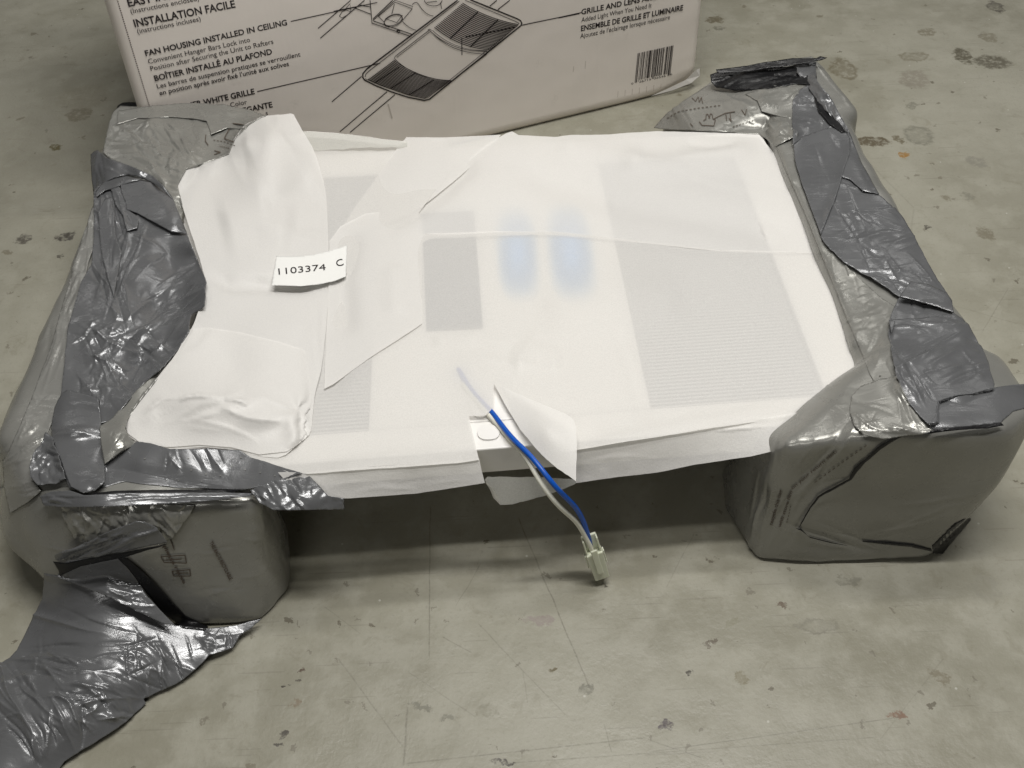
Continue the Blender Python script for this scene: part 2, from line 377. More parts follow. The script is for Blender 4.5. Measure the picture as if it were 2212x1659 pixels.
    for s in [((872, 1650), (1398, 1593), 1.6, .7), ((1398, 1625), (1955, 1548), 1.4, .65), ((1075, 1650), (1902, 1592), 1.3, .5), ((929, 1090), (927, 1425), 1.5, .8), ((1118, 1115), (1278, 1495), 1.6, .8),
              ((872, 1655), (880, 1526), 2, .8), ((729, 1420), (872, 1616), 1.6, .55), ((1030, 1345), (1225, 1548), 1.4, .5), ((955, 1375), (1019, 1410), 1.4, .7), ((1398, 1597), (1518, 1638), 1.3, .6),
              ((879, 1450), (1030, 1550), 1.3, .4), ((1304, 1563), (1322, 1625), 1.3, .6), ((1040, 1215), (985, 1310), 1.2, .5), ((780, 1370), (700, 1310), 1.2, .4), ((1130, 1450), (1140, 1520), 1.2, .4), ((2120, 720), (2180, 620), 1.5, .45), ((2200, 700), (1990, 640), 1.5, .35),
              ((1870, 345), (1975, 450), 2.5, .35), ((1975, 450), (1960, 560), 2.5, .3), ((1440, 1270), (1500, 1150), 1.2, .4), ((2040, 1420), (1900, 1600), 1.2, .3), ((150, 160), (190, 90), 1.2, .3)]:
        cur = line(*s, cur)
    # many small random chips, scratches and dust
    for sc, th, col, k in ((38, .075, (.12, .105, .075), .8), (75, .09, (.17, .155, .12), .7), (19, .05, (.15, .13, .09), .6)):
        v = a.n('ShaderNodeTexVoronoi'); v.inputs['Scale'].default_value = sc; v.inputs['Randomness'].default_value = 1
        dv = a.n('ShaderNodeCombineXYZ'); a.l(DX, dv.inputs[0]); a.l(DY, dv.inputs[1]); a.l(dv.outputs[0], v.inputs['Vector'])
        sep = a.n('ShaderNodeSeparateColor'); a.l(v.outputs['Color'], sep.inputs[0])
        r = a.math('MULTIPLY', a.math('GREATER_THAN', sep.outputs[0], .62), sep.outputs[1])
        d = a.math('LESS_THAN', v.outputs['Distance'], a.math('MULTIPLY', r, th*2.2))
        cur = a.mix(a.math('MULTIPLY', d, k), cur, col)
    for rot, sc in ((.4, 9), (2.2, 7), (1.2, 11)):
        mp = a.n('ShaderNodeMapping'); mp.inputs['Rotation'].default_value = (0, 0, rot); mp.inputs['Scale'].default_value = (.9, 22, 1); a.l(p, mp.inputs['Vector'])
        v = a.n('ShaderNodeTexVoronoi'); v.inputs['Scale'].default_value = sc; a.l(mp.outputs[0], v.inputs['Vector'])
        sep = a.n('ShaderNodeSeparateColor'); a.l(v.outputs['Color'], sep.inputs[0])
        mk = a.math('MULTIPLY', a.math('LESS_THAN', v.outputs['Distance'], .14), a.math('GREATER_THAN', sep.outputs[1], .72))
        cur = a.mix(a.math('MULTIPLY', mk, .22), cur, (.14, .125, .1))
    v = a.n('ShaderNodeTexVoronoi'); v.inputs['Scale'].default_value = 120; a.l(p, v.inputs['Vector']); sep = a.n('ShaderNodeSeparateColor'); a.l(v.outputs['Color'], sep.inputs[0])
    white = a.math('MULTIPLY', a.math('LESS_THAN', v.outputs['Distance'], .13), a.math('GREATER_THAN', sep.outputs[2], .996))
    cur = a.mix(a.math('MULTIPLY', white, .5), cur, (.6, .6, .55))
    a.l(cur, a.b.inputs['Base Color']); a.b.inputs['Specular IOR Level'].default_value = .4
    a.l(a.ramp(n_mid, .3, .7, .30, .50), a.b.inputs['Roughness'])
    hh = a.math('ADD', a.math('MULTIPLY', a.noise(5, 3, .5, p), 6.), a.math('ADD', n_mid, a.math('MULTIPLY', n_hi, .2)))
    a.l(a.bump(hh, .0012), a.b.inputs['Normal'])
    return a.m
fl = mesh("floor", [(-6, -4, 0), (6, -4, 0), (6, 9, 0), (-6, 9, 0)], [(0, 1, 2, 3)], floor_mat(), smooth=False); fl["kind"] = "structure"

# ------------------------------------------------------------------ cardboard box
YAW = math.radians(19.96); BA = U(1475, 196, 0); BD = np.array([math.cos(YAW), math.sin(YAW), 0]); BN = np.array([-BD[1], BD[0], 0])
S0, S1, BH, BDEP = -.745, .022, .40, .33
def onbox(px, py, lift=0.):
    d = ray(px, py); t = ((BA-CAM)@BN)/(d@BN); return CAM+t*d-BN*lift
def B3(s, dep, z): return BA+BD*s+BN*dep+np.array([0, 0, z])
def card_mat():
    a = NT("white_printed_cardboard"); p = a.pos()
    f = a.noise(7, 4, .6, p); col = a.mix(f, (.80, .745, .69), (.86, .80, .745))
    # faint vertical flutes and rubbed dirt
    dirt = a.ramp(a.noise(30, 5, .7, p), .62, .78, 0, .35); col = a.mix(dirt, col, (.60, .555, .50))
    a.l(col, a.b.inputs['Base Color']); a.b.inputs['Roughness'].default_value = .5; a.b.inputs['Specular IOR Level'].default_value = .35
    mp = a.n('ShaderNodeMapping'); mp.inputs['Rotation'].default_value = (0, 0, -YAW); mp.inputs['Scale'].default_value = (1, 1, .02); a.l(p, mp.inputs['Vector'])
    a.l(a.bump(a.noise(180, 1, .5, mp.outputs[0]), .0003, .6, a.bump(a.noise(6, 3, .5, p), .004)), a.b.inputs['Normal'])
    return a.m
M_CARD = card_mat(); M_KRAFT = plain("brown_cardboard_core", (.33, .24, .15), .8, .2, 0, .15)
M_INK = plain("black_ink", (.022, .016, .017), .45, .4)
M_INKG = plain("worn_ink", (.12, .09, .085), .5, .3); M_INKB = plain("brown_ink_on_film", (.085, .065, .05), .4, .3)
box = empty("cardboard_box", tuple(B3((S0+S1)/2, BDEP/2, 0)), "large white printed cardboard carton standing behind the wrapped panel", "cardboard box")
def slab(name, s0, s1, d0, d1, z0, z1, mat, par, bev=.004, nx=1, warp=0):
    V, F = [], []
    n = nx
    for i in range(n+1):
        s = s0+(s1-s0)*i/n
        for (d, z) in ((d0, z0), (d1, z0), (d1, z1), (d0, z1)): V.append(B3(s, d, z))
    for i in range(n):
        for k in range(4): F.append((4*i+k, 4*i+(k+1) % 4, 4*i+4+(k+1) % 4, 4*i+4+k))
    F += [(3, 2, 1, 0), (4*n, 4*n+1, 4*n+2, 4*n+3)]
    o = mesh(name, V, F, mat, par, smooth=False); b = o.modifiers.new("bevel", 'BEVEL'); b.width = bev; b.segments = 3; return o
T = .004
# front panel with a crumpled lower right corner
def front_panel():
    nx, nz = 120, 50; V, F = [], []
    for side in (0, 1):
        for j in range(nz+1):
            for i in range(nx+1):
                s = S0+(S1-S0)*i/nx; z = BH*j/nz; d = 0.
                e = min(s-S0, S1-s); r = .010
                if e < r: d += (r-math.sqrt(max(0, r*r-(r-e)**2)))
                if z < .006: d += .006-math.sqrt(max(0, .006**2-(.006-z)**2))
                cz = math.exp(-(((s-S1)/.05)**2+(z/.02)**2)); d += .006*cz; z2 = z+.010*math.exp(-(((s-S1)/.035)**2))*max(0, 1-z/.06)
                d += .0003*math.sin(s*17+z*9)+.0010*math.exp(-((s-S1+.02)/.03)**2-((z-.03)/.012)**2)*math.sin(z*500)
                V.append(B3(s, d+side*T, z2))
    k = (nx+1)*(nz+1); g = lambda i, j, q: q*k+j*(nx+1)+i
    for j in range(nz):
        for i in range(nx):
            F.append((g(i, j, 0), g(i+1, j, 0), g(i+1, j+1, 0), g(i, j+1, 0))); F.append((g(i, j, 1), g(i, j+1, 1), g(i+1, j+1, 1), g(i+1, j, 1)))
    for i in range(nx): F.append((g(i, 0, 0), g(i, 0, 1), g(i+1, 0, 1), g(i+1, 0, 0))); F.append((g(i, nz, 0), g(i+1, nz, 0), g(i+1, nz, 1), g(i, nz, 1)))
    for j in range(nz): F.append((g(0, j, 0), g(0, j+1, 0), g(0, j+1, 1), g(0, j, 1))); F.append((g(nx, j, 0), g(nx, j, 1), g(nx, j+1, 1), g(nx, j+1, 0)))
    return mesh("front_panel", V, F, M_CARD, box)
front_panel()
slab("side_panel", S0+.0005, S0+T, .0112, BDEP, 0.001, BH, M_CARD, box, .0008)
slab("side_panel", S1-T, S1-.0005, .0112, BDEP, 0.008, BH, M_CARD, box, .0008)
slab("back_panel", S0+T+.0005, S1-T-.0005, BDEP-T, BDEP, 0.001, BH, M_CARD, box, .0008)
slab("top_flap", S0+T+.001, S1-T-.001, .006, BDEP/2-.001, BH-T-.001, BH-.001, M_CARD, box, .0008)
slab("top_flap", S0+T+.001, S1-T-.001, BDEP/2+.001, BDEP-.006, BH-T-.001, BH-.001, M_CARD, box, .0008)
slab("bottom_flap", S0+T+.001, S1-T-.001, .009, BDEP-.006, .0012, .005, M_CARD, box, .0008)
# crushed paper edge fold at the lower right
mesh("crushed_corner", [B3(S1-.075, -.0008, .0045), B3(S1-.04, -.003, .007), B3(S1-.012, -.0045, .0125), B3(S1+.0035, -.001, .019), B3(S1+.005, .004, .028), B3(S1-.004, -.0012, .030), B3(S1-.02, -.0022, .0185), B3(S1-.05, -.0016, .0105)],
     [(0, 1, 7), (1, 2, 6), (1, 6, 7), (2, 3, 6), (3, 4, 5), (3, 5, 6)], plain("bare_paper_edge", (.62, .60, .57), .8, .2, 0, .15), box, smooth=False)
# perforation along the left edge
V, F = [], []
for i in range(150):
    z = .004+i*.0026
    if z > BH-.005: break
    s = S0+.013; q = [B3(s, -.0006, z), B3(s+.0012, -.0006, z), B3(s+.0012, -.0006, z+.0015), B3(s, -.0006, z+.0015)]
    F.append(tuple(range(len(V), len(V)+4))); V += q
mesh("perforation", V, F, M_INKG, box, smooth=False)

def text_mesh(body, bold=0.):
    cu = bpy.data.curves.new("t", 'FONT'); cu.body = body; cu.size = 1; cu.offset = bold; cu.resolution_u = 3
    o = bpy.data.objects.new("t", cu); COL.objects.link(o); dg = bpy.context.evaluated_depsgraph_get()
    me = bpy.data.meshes.new_from_object(o.evaluated_get(dg)); bpy.data.objects.remove(o)
    V = np.array([v.co[:] for v in me.vertices]); F = [tuple(p.vertices) for p in me.polygons]
    bpy.data.meshes.remove(me); return V, F
def box_text(body, p0, p1, cap, bold=0., mat=M_INK):
    """p0,p1 = baseline ends (px); cap = capital height (px)"""
    V, F = text_mesh(body, bold); x0, x1 = V[:, 0].min(), V[:, 0].max()
    p0 = np.array(p0, float); p1 = np.array(p1, float)
    a = onbox(*p0, .0006); b = onbox(*p1, .0006); c = onbox(p0[0]-cap*.3*.0, p0[1]-cap, .0006); hh = abs(c[2]-a[2])/.70
    k = (V[:, 0]-x0)/(x1-x0)
    Wd = a+(b-a)*k[:, None]+np.array([0, 0, 1.])*(V[:, 1]*hh)[:, None]
    return mesh("printed_text", Wd, F, mat, box, smooth=False)
def r1(x, y): return (219.4+x/4.032, y/4.032)
def r2(x, y): return (658.3+x/4.032, y/4.032)
def r3(x, y): return (1206.9+x/3.36, y/3.36)
BO = .022
box_text("EASY INSTALLATION", r1(235, 57), r1(1105, -115), 17, BO)
box_text("(Instructions enclosed)", r1(257, 118), r1(850, 2), 11)
box_text("INSTALLATION FACILE", r1(290, 235), r1(1167, 62), 17, BO)
box_text("(instructions incluses)", r1(315, 292), r1(865, 180), 11)
box_text("FAN HOUSING INSTALLED IN CEILING", r1(385, 487), r1(1617, 215), 12.5, BO)
box_text("Convenient Hanger Bars Lock into", r1(410, 555), r1(1295, 362), 11)
box_text("Position after Securing the Unit to Rafters", r1(430, 617), r1(1497, 378), 11)
box_text("BOÎTIER INSTALLÉ AU PLAFOND", r1(465, 705), r1(1487, 468), 12.5, BO)
box_text("Les barres de suspension pratiques se verrouillent", r1(487, 770), r1(1732, 488), 10.5, .006)
box_text("en position après avoir fixé l'unité aux solives", r1(508, 830), r1(1632, 570), 10.5, .01)
box_text("DESIGNER WHITE GRILLE", r1(560, 985), r1(1335, 815), 12.5, BO)
box_text("in Any Color", r1(950, 965), r1(1268, 903), 10.5)
box_text("GRILLE BLANCHE ELEGANTE", r1(600, 1118), r1(1490, 930), 12.5, BO)
box_text("s", r1(1432, 1003), r1(1450, 1000), 10.5)
box_text("GRILLE AND LENS ASSEMBLY", r3(163, 105), r3(838, -38), 11.5, BO)
box_text("Added Light When You Need It", r3(163, 160), r3(672, 52), 10.)
box_text("ENSEMBLE DE GRILLE ET LUMINAIRE", r3(160, 225), r3(900, 72), 11.5, BO)
box_text("Ajoutez de l'éclairage lorsque nécessaire", r3(155, 277), r3(805, 138), 10.)
def ink(name, polys, mat=M_INK, lift=.0006):
    """polys: list of (points_px, width_px) strokes or (points_px, None) filled"""
    V, F = [], []
    for pts, w in polys:
        pts = [np.array(q, float) for q in pts]
        if w is None:
            F.append(tuple(range(len(V), len(V)+len(pts)))); V += [onbox(*q, lift) for q in pts]; continue
        L, R_ = [], []
        for i, q in enumerate(pts):
            a = pts[max(0, i-1)]; b = pts[min(len(pts)-1, i+1)]; d = (b-a)/max(1e-6, np.linalg.norm(b-a)); nn = np.array([-d[1], d[0]])*w/2
            L.append(q+nn); R_.append(q-nn)
        k = len(V); V += [onbox(*q, lift) for q in L]+[onbox(*q, lift) for q in R_]; n = len(pts)
        for i in range(n-1): F.append((k+i, k+i+1, k+n+i+1, k+n+i))
    return mesh(name, V, F, mat, box, smooth=False)
def bez(a, b, c, n=14, f=r2):
    return [f(*((1-t)**2*np.array(a)+2*t*(1-t)*np.array(b)+t*t*np.array(c))) for t in np.linspace(0, 1, n)]
def sag(a, b, s, n=12):
    a, b = np.array(a, float), np.array(b, float); return [r2(*(a+(b-a)*t+np.array([-.35*s, s])*4*t*(1-t)*.8)) for t in np.linspace(0, 1, n)]
P = lambda *q: [r2(*x) for x in q]
W1, W2, W3 = 1.8, 1.3, 2.8
D = [([*P((-590, 287), (630, 20))], W1), (P((-845, 795), (-590, 738)), 0.01), (P((-557, 823), (655, 548)), W1), (P((1885, 218), (2215, 150), (2410, 107)), W1), ([r3(-3, 129), r3(148, 98)], W1),
     (P((1330, 0), (540, 598), (505, 640), (505, 672), (520, 695), (620, 745), (760, 800), (900, 845), (1040, 873), (1085, 862), (1880, 222), (1889, 200), (1878, 178), (1850, 162), (1440, -5)), W3),
     (P((1345, 8), (560, 615), (530, 645), (525, 668)), W2), (P((1395, 0), (1850, 190), (1868, 205)), W2), (P((525, 682), (640, 735), (900, 825), (1040, 855), (1075, 845), (1860, 215)), W2*.8),
     (P((1085, 258), (785, 490), (780, 508)), W2), (P((1095, 270), (800, 498)), W2*.8), (bez((1072, 262), (1085, 240), (1102, 265), 6), W2),
     (bez((1085, 262), (1270, 450), (1585, 445)), W2), (bez((1100, 275), (1280, 470), (1583, 468)), W2), (bez((1110, 262), (1300, 440), (1580, 440)), W2*.8), (P((1585, 443), (1585, 468)), W2),
     (bez((782, 510), (960, 690), (1280, 700)), W2), (P((1585, 468), (1285, 700)), W2),
     (P((1367, 330), (1368, 478)), W1)]
for t in np.linspace(0, 1, 21):
    a = np.array((1372, 25))*(1-t)+np.array((1128, 235))*t; b = np.array((1860, 212))*(1-t)+np.array((1618, 432))*t; D.append((sag(a, b, 30+22*t), 1.75))
for u0 in (.3, .66):
    a = np.array((1372, 25))*(1-u0)+np.array((1860, 212))*u0; b = np.array((1128, 235))*(1-u0)+np.array((1618, 432))*u0; D.append((P(a+(-12, 22), b+(-12, 42)), 2.6))
D.append((P((1400, 320), (1560, 290), (1830, 235)), 2.4))
for t in np.linspace(0, 1, 20):
    a = np.array((772, 522))*(1-t)+np.array((550, 686))*t; b = np.array((1276, 706))*(1-t)+np.array((1050, 856))*t; D.append((sag(a, b, 45-25*t), 1.75))
for u0 in (.12, .4, .72):
    a = np.array((772, 522))*(1-u0)+np.array((1276, 706))*u0; b = np.array((550, 686))*(1-u0)+np.array((1050, 856))*u0; D.append((P(a+(-8, 36), b+(-4, 16)), 2.))
D += [(P((115, 245), (400, 0)), W1), (P((135, 330), (520, 0)), W1), (P((235, 885), (495, 662)), W1), (P((305, 1145), (715, 797)), W1), (P((395, 1150), (785, 822)), W1), (P((1610, 52), (1672, 0)), W1), (P((1680, 82), (1785, 0)), W1),
      (P((568, 0), (585, 200), (910, 312)), W1), (P((592, 165), (765, 0)), W1), (P((600, 182), (930, 296), (915, 312)), W1), (P((592, 178), (785, 0), (940, 55), (935, 75), (785, 18), (640, 140)), W2), (P((935, 75), (850, 175)), W2),
      (bez((935, 40), (970, -5), (1000, 50), 8), W2), (bez((1000, 50), (1050, 130), (1120, 138), 8), W2), (bez((850, 185), (910, 250), (970, 262), 8), W2), (P((780, 35), (757, 120)), W2), (P((640, 140), (692, 192)), W2), (P((700, 160), (800, 195), (850, 130)), W2),
      (P((800, 262), (815, 285), (830, 265), (800, 262)), 2.4), (P((440, 70), (575, 122)), W1), (P((470, 40), (570, 60)), W1),
      (P((300, 140), (325, 98), (360, 85), (398, 100), (375, 125), (325, 155), (300, 140)), W2), (P((335, 95), (395, 30), (400, 95)), W2), (bez((1040, 0), (1060, 60), (1150, 48), 8), W2), (bez((1150, 48), (1190, 30), (1195, 0), 8), W2), (P((1060, 20), (1150, 10)), W2), (P((1180, 20), (1192, 75)), W2)]
for cx, cy, rx, ry in ((770, 180, 82, 50), (770, 172, 80, 48)):
    D.append(([r2(cx+rx*math.cos(t)*.98-ry*.3*math.sin(t)*.3, cy+ry*math.sin(t)-rx*.22*math.cos(t)) for t in np.linspace(0, 2*math.pi, 26)], W2))
D = [d for d in D if d[1] != .01 and d[1] > .1]
D[0] = ([r1(1647, 185), r1(2212, 60), r2(250, 97), r2(630, 20)], W1); D[1] = ([r1(1355, 795), r1(2212, 598), r2(655, 548)], W1)
ink("printed_diagram", D)
# barcode
TL, TR, BL_, BR_ = np.array(r3(572, 385)), np.array(r3(832, 328)), np.array(r3(550, 600)), np.array(r3(808, 545))
bars = []; g = random.Random(26); x = 0
pat = "101"+"".join(g.choice(["0001101", "0011001", "0010011", "0111101", "0100011", "0110001"]) for _ in range(6))+"01010"+"".join(g.choice(["1110010", "1100110", "1101100", "1000010", "1011100", "1001110"]) for _ in range(6))+"101"
i = 0
while i < 95:
    if pat[i] == '1':
        j = i
        while j < 95 and pat[j] == '1': j += 1
        u0, u1 = i/95, j/95; v1 = 1. if (i < 10 or i > 85 or 44 < i < 51) else .93
        bars.append(([TL+(TR-TL)*u0, TL+(TR-TL)*u1, (TL+(TR-TL)*u1)*(1-v1)+(BL_+(BR_-BL_)*u1)*v1, (TL+(TR-TL)*u0)*(1-v1)+(BL_+(BR_-BL_)*u0)*v1], None)); i = j
    else: i += 1
ink("barcode", bars)
box_text("0", r3(525, 614), r3(540, 611), 4.2); box_text("26715", r3(582, 600), r3(668, 580), 4.2); box_text("26546", r3(690, 575), r3(775, 556), 4.2); box_text("6", r3(808, 546), r3(822, 543), 4.2)
M_SCUFF = plain("faint_grey_scuff", (.58, .53, .48), .7, .2)
for _i, _s in enumerate([([r3(430+i*52, 660-i*9), r3(427+i*52, 705-i*9)], 1.) for i in range(7)]+[([r3(108, 480), r3(104, 520)], 1.2), ([r3(195, 440), r3(190, 500)], 1.), ([r2(725, 905), r2(745, 980), r2(760, 1030)], 3.)]): ink("scuff_mark", [_s], M_SCUFF, .0005)

# ------------------------------------------------------------------ wrapped end cushions
def body(name, hulls, mat, parent, voxel=.0038, sm=14, creaseset=(), puff=.0, seed=3):
    """union of hulls -> one continuous skin -> smooth -> wrinkles"""
    import bmesh
    bm = bmesh.new()
    for h in hulls:
        vs = [bm.verts.new(p) for p in h]; bmesh.ops.convex_hull(bm, input=vs)
    me = bpy.data.meshes.new(name); bm.to_mesh(me); bm.free()
    o = bpy.data.objects.new(name, me); COL.objects.link(o)
    md = o.modifiers.new("r", 'REMESH'); md.mode = 'VOXEL'; md.voxel_size = voxel
    ms = o.modifiers.new("s", 'SMOOTH'); ms.factor = .5; ms.iterations = sm*2
    mu = o.modifiers.new("u", 'SUBSURF'); mu.levels = 1
    dg = bpy.context.evaluated_depsgraph_get(); m2 = bpy.data.meshes.new_from_object(o.evaluated_get(dg)); bpy.data.objects.remove(o)
    m2.name = name; n = len(m2.vertices); V = np.zeros(n*3); m2.vertices.foreach_get("co", V); V = V.reshape(-1, 3)
    N = np.zeros(n*3); m2.vertices.foreach_get("normal", N); N = N.reshape(-1, 3)
    P = proj(V)
    hgt = .0045*vnoise(V, 10, seed+7)+.0024*vnoise(V, 18, seed)+.0016*vnoise(V, 31, seed+1)+puff
    hgt = hgt+creases(P, creaseset, seed)*((N@(-FW)) > -.1)
    V = V+N*hgt[:, None]; V[:, 2] = np.maximum(V[:, 2], .0006)
    m2.vertices.foreach_set("co", V.ravel()); m2.update(); m2.materials.clear(); m2.materials.append(mat)
    m2.polygons.foreach_set("use_smooth", [True]*len(m2.polygons))
    o = bpy.data.objects.new(name, m2); COL.objects.link(o); reparent(o, parent)
    BVH.append(BVHTree.FromPolygons([tuple(v) for v in V], [tuple(p.vertices) for p in m2.polygons]))
    return o
def box8(x0, x1, y0, y1, z0, z1, ins=0.): return [(x, y, z) for x in (x0, x1) for y in (y0, y1) for z in (z0,)]+[(x, y, z1) for x in (x0+ins, x1-ins) for y in (y0+ins, y1-ins)]
RC = empty("wrapped_cushion", (.40, .86, 0), "grey film wrapped end cushion under the right end of the panel, flap pointing right", "packing cushion", "film wrapped end cushions holding the panel")
LC = empty("wrapped_cushion", (-.44, .86, 0), "grey film wrapped end cushion under the left end of the panel, bag trailing on floor", "packing cushion", "film wrapped end cushions holding the panel")
rc_h = [
    [(.335, .62, .0), (.410, .70, 0), (.335, 1.12, 0), (.405, 1.14, 0), (.316, .69, .150), (.425, .64, .155), (.304, 1.09, .155), (.395, 1.10, .15), (.452, .73, .08), (.425, 1.12, .08)],
    [(.200, .65, 0), (.220, .592, 0), (.378, .583, 0), (.392, .60, 0), (.40, .72, 0), (.205, .70, 0), (.228, .603, .150), (.334, .640, .168), (.316, .592, .173), (.400, .590, .172), (.44, .62, .165), (.44, .70, .15), (.338, .695, .168), (.212, .64, .12), (.448, .66, .11), (.418, .596, .12), (.395, .592, .065), (.425, .68, .06)],
    [(.19, 1.12, 0), (.20, 1.22, 0), (.40, 1.28, 0), (.42, 1.10, 0), (.192, 1.18, .06), (.226, 1.20, .112), (.29, 1.24, .13), (.385, 1.22, .16), (.41, 1.10, .155), (.30, 1.12, .148), (.23, 1.11, .125), (.425, 1.2, .08)],
]
rc_cr = [(1660, 240, 40, 40, 60, 10, 14, 60, 3, .0016), (1640, 150, 60, 60, -20, 25, 10, 45, 2.5, .0010), (1500, 240, 50, 30, 60, 12, 10, 30, 2.2, .0008), (1810, 500, 12, 160, 75, 8, 10, 70, 3, .0008),
         (1850, 640, 25, 90, -18, 8, 16, 26, 2.4, .0010), (1880, 760, 20, 60, 100, 12, 8, 60, 3, .0012), (1850, 870, 60, 30, 15, 14, 10, 50, 2.5, .0010), (1700, 1060, 40, 70, 110, 12, 14, 50, 3, .0014),
         (1640, 1120, 20, 60, 100, 8, 8, 60, 3, .002), (1900, 1090, 120, 60, -12, 10, 7, 120, 3, .0009), (1800, 1140, 60, 20, 14, 5, 3, 90, 3, -.003), (1780, 1000, 20, 50, 125, 8, 5, 100, 4, -.002)]
body("film_wrapped_core", rc_h, M_TAUT, RC, creaseset=rc_cr, seed=31, puff=.003)
lc_h = [
    [(-.475, .64, 0), (-.345, .64, 0), (-.475, 1.13, 0), (-.37, 1.14, 0), (-.455, .66, .135), (-.365, .64, .135), (-.440, 1.13, .155), (-.345, 1.13, .155), (-.490, .70, .06), (-.492, .87, .06), (-.498, 1.05, .06)],
    [(-.222, .65, 0), (-.210, .580, 0), (-.234, .550, 0), (-.35, .546, 0), (-.415, .585, 0), (-.465, .65, 0), (-.46, .72, 0), (-.210, .60, .10), (-.218, .585, .125), (-.345, .575, .142), (-.42, .61, .13), (-.45, .66, .13), (-.44, .70, .135), (-.25, .66, .125), (-.478, .648, .06), (-.458, .606, .06), (-.418, .568, .055), (-.492, .70, .06)],
    [(-.48, 1.03, 0), (-.44, 1.13, 0), (-.27, 1.19, 0), (-.26, 1.07, 0), (-.462, 1.05, .155), (-.455, 1.145, .157), (-.285, 1.16, .15), (-.28, 1.07, .14)],
]
lc_cr = [(350, 300, 40, 50, 55, 12, 16, 50, 3, .0016), (300, 340, 50, 25, 8, 7, 12, 50, 2.6, .0012), (280, 280, 50, 35, -25, 8, 7, 60, 2.6, .0008), (430, 290, 20, 40, 80, 10, 5, 50, 3, -.0018), (120, 700, 40, 200, 112, 7, 26, 70, 3, .0011),
         (60, 930, 40, 60, 150, 10, 16, 40, 2.6, .0011), (60, 1000, 40, 50, 160, 10, 10, 50, 3, .0012), (260, 970, 25, 40, 110, 15, 8, 30, 2.5, .0010), (560, 1170, 12, 60, 75, 6, 8, 40, 3, .001), (480, 1220, 80, 60, -8, 6, 8, 50, 2.5, .0008), (250, 1150, 100, 40, -20, 14, 8, 60, 4, .0016)]
body("film_wrapped_core", lc_h, M_TAUT, LC, creaseset=lc_cr, seed=57, puff=.003)

NB = len(BVH)
# ------------------------------------------------------------------ the wrapped grille panel
M_WHITE = plain("white_moulded_plastic", (.85, .835, .815), .38, .5, 0, .02, .00015, 90); M_SLOT = plain("dark_slot", (.34, .35, .345), .6, .3)
M_LABEL = plain("grey_rating_label", (.07, .08, .09), .4, .5, 0, .12, 0, 300); M_BLUE = NT("light_blue_tape_painted_blur"); M_BLUE.b.inputs['Base Color'].default_value = (.03, .42, .88, 1)
_tc = M_BLUE.n('ShaderNodeTexCoord'); _sx = M_BLUE.n('ShaderNodeSeparateXYZ'); M_BLUE.l(_tc.outputs['Generated'], _sx.inputs[0])
def _edge(o): return M_BLUE.ramp(M_BLUE.math('ABSOLUTE', M_BLUE.math('SUBTRACT', o, .5)), .04, .5, 1, 0)  # edge fade paints the foam's light-scatter blur into the tape
_tr = M_BLUE.n('ShaderNodeBsdfTransparent'); _mx = M_BLUE.n('ShaderNodeMixShader'); M_BLUE.l(M_BLUE.math('MULTIPLY', _edge(_sx.outputs[0]), _edge(_sx.outputs[1])), _mx.inputs[0])
M_BLUE.l(_tr.outputs[0], _mx.inputs[1]); M_BLUE.l(M_BLUE.b.outputs[0], _mx.inputs[2]); M_BLUE.l(_mx.outputs[0], M_BLUE.out.inputs[0]); M_BLUE = M_BLUE.m
gp = empty("ventilation_grille", (-.01, .86, .11), "white plastic ventilation grille lying face down across both cushions inside foam wrap, wires hanging out", "grille panel")
PZ = .138; gx0, gx1, gy0, gy1 = -.345, .318, .620, 1.088
def gbox(name, x0, x1, y0, y1, z0, z1, mat, par=gp, bev=.002, rot=0., sub=None):
    c = np.array([(x0+x1)/2, (y0+y1)/2]); V = []
    for z in (z0, z1):
        for x, y in ((x0, y0), (x1, y0), (x1, y1), (x0, y1)):
            dx, dy = x-c[0], y-c[1]; V.append((c[0]+dx*math.cos(rot)-dy*math.sin(rot), c[1]+dx*math.sin(rot)+dy*math.cos(rot), z))
    F = [(3, 2, 1, 0), (4, 5, 6, 7), (0, 1, 5, 4), (1, 2, 6, 5), (2, 3, 7, 6), (3, 0, 4, 7)]
    o = mesh(name, V, F, mat, par, smooth=False)
    if bev: b = o.modifiers.new("bevel", 'BEVEL'); b.width = bev; b.segments = 3
    return o
GR = .022   # the panel is turned a little
def rotg(o): return o
def quadprism(name, pts, z0, z1, mat, par=gp, bev=.0015):
    n = len(pts); V = [(*p, z0) for p in pts]+[(*p, z1) for p in pts]; F = [tuple(range(n-1, -1, -1)), tuple(range(n, 2*n))]+[(i, (i+1) % n, n+(i+1) % n, n+i) for i in range(n)]
    o = mesh(name, V, F, mat, par, smooth=False)
    if bev: b = o.modifiers.new("bevel", 'BEVEL'); b.width = bev; b.segments = 3
    return o
cBL, cBR, cFR, cFL = U(400, 345, PZ)[:2], U(1640, 290, PZ)[:2], U(1885, 842, PZ)[:2], U(278, 1000, PZ)[:2]
cFL = np.array([-.345, .607]); cFR = np.array([.325, .640]); cBL = np.array([-.352, 1.082]); cBR = np.array([.302, 1.094])
def G(u, v): return (1-v)*((1-u)*cFL+u*cFR)+v*((1-u)*cBL+u*cBR)
def gq(name, u0, u1, v0, v1, z0, z1, mat, bev=.0015): return quadprism(name, [G(u0, v0), G(u1, v0), G(u1, v1), G(u0, v1)], z0, z1, mat, gp, bev)
LU0, LU1, RU0, RU1, VV0, VV1 = .055, .325, .70, .935, .07, .90
gq("frame", 0, LU0, 0, 1, .106, PZ, M_WHITE); gq("frame", RU1, 1, 0, 1, .106, PZ, M_WHITE)
gq("frame", LU0+.0004, RU1-.0004, 0, VV0, .106, PZ-.0003, M_WHITE); gq("frame", LU0+.0004, RU1-.0004, VV1, 1, .106, PZ-.0003, M_WHITE)
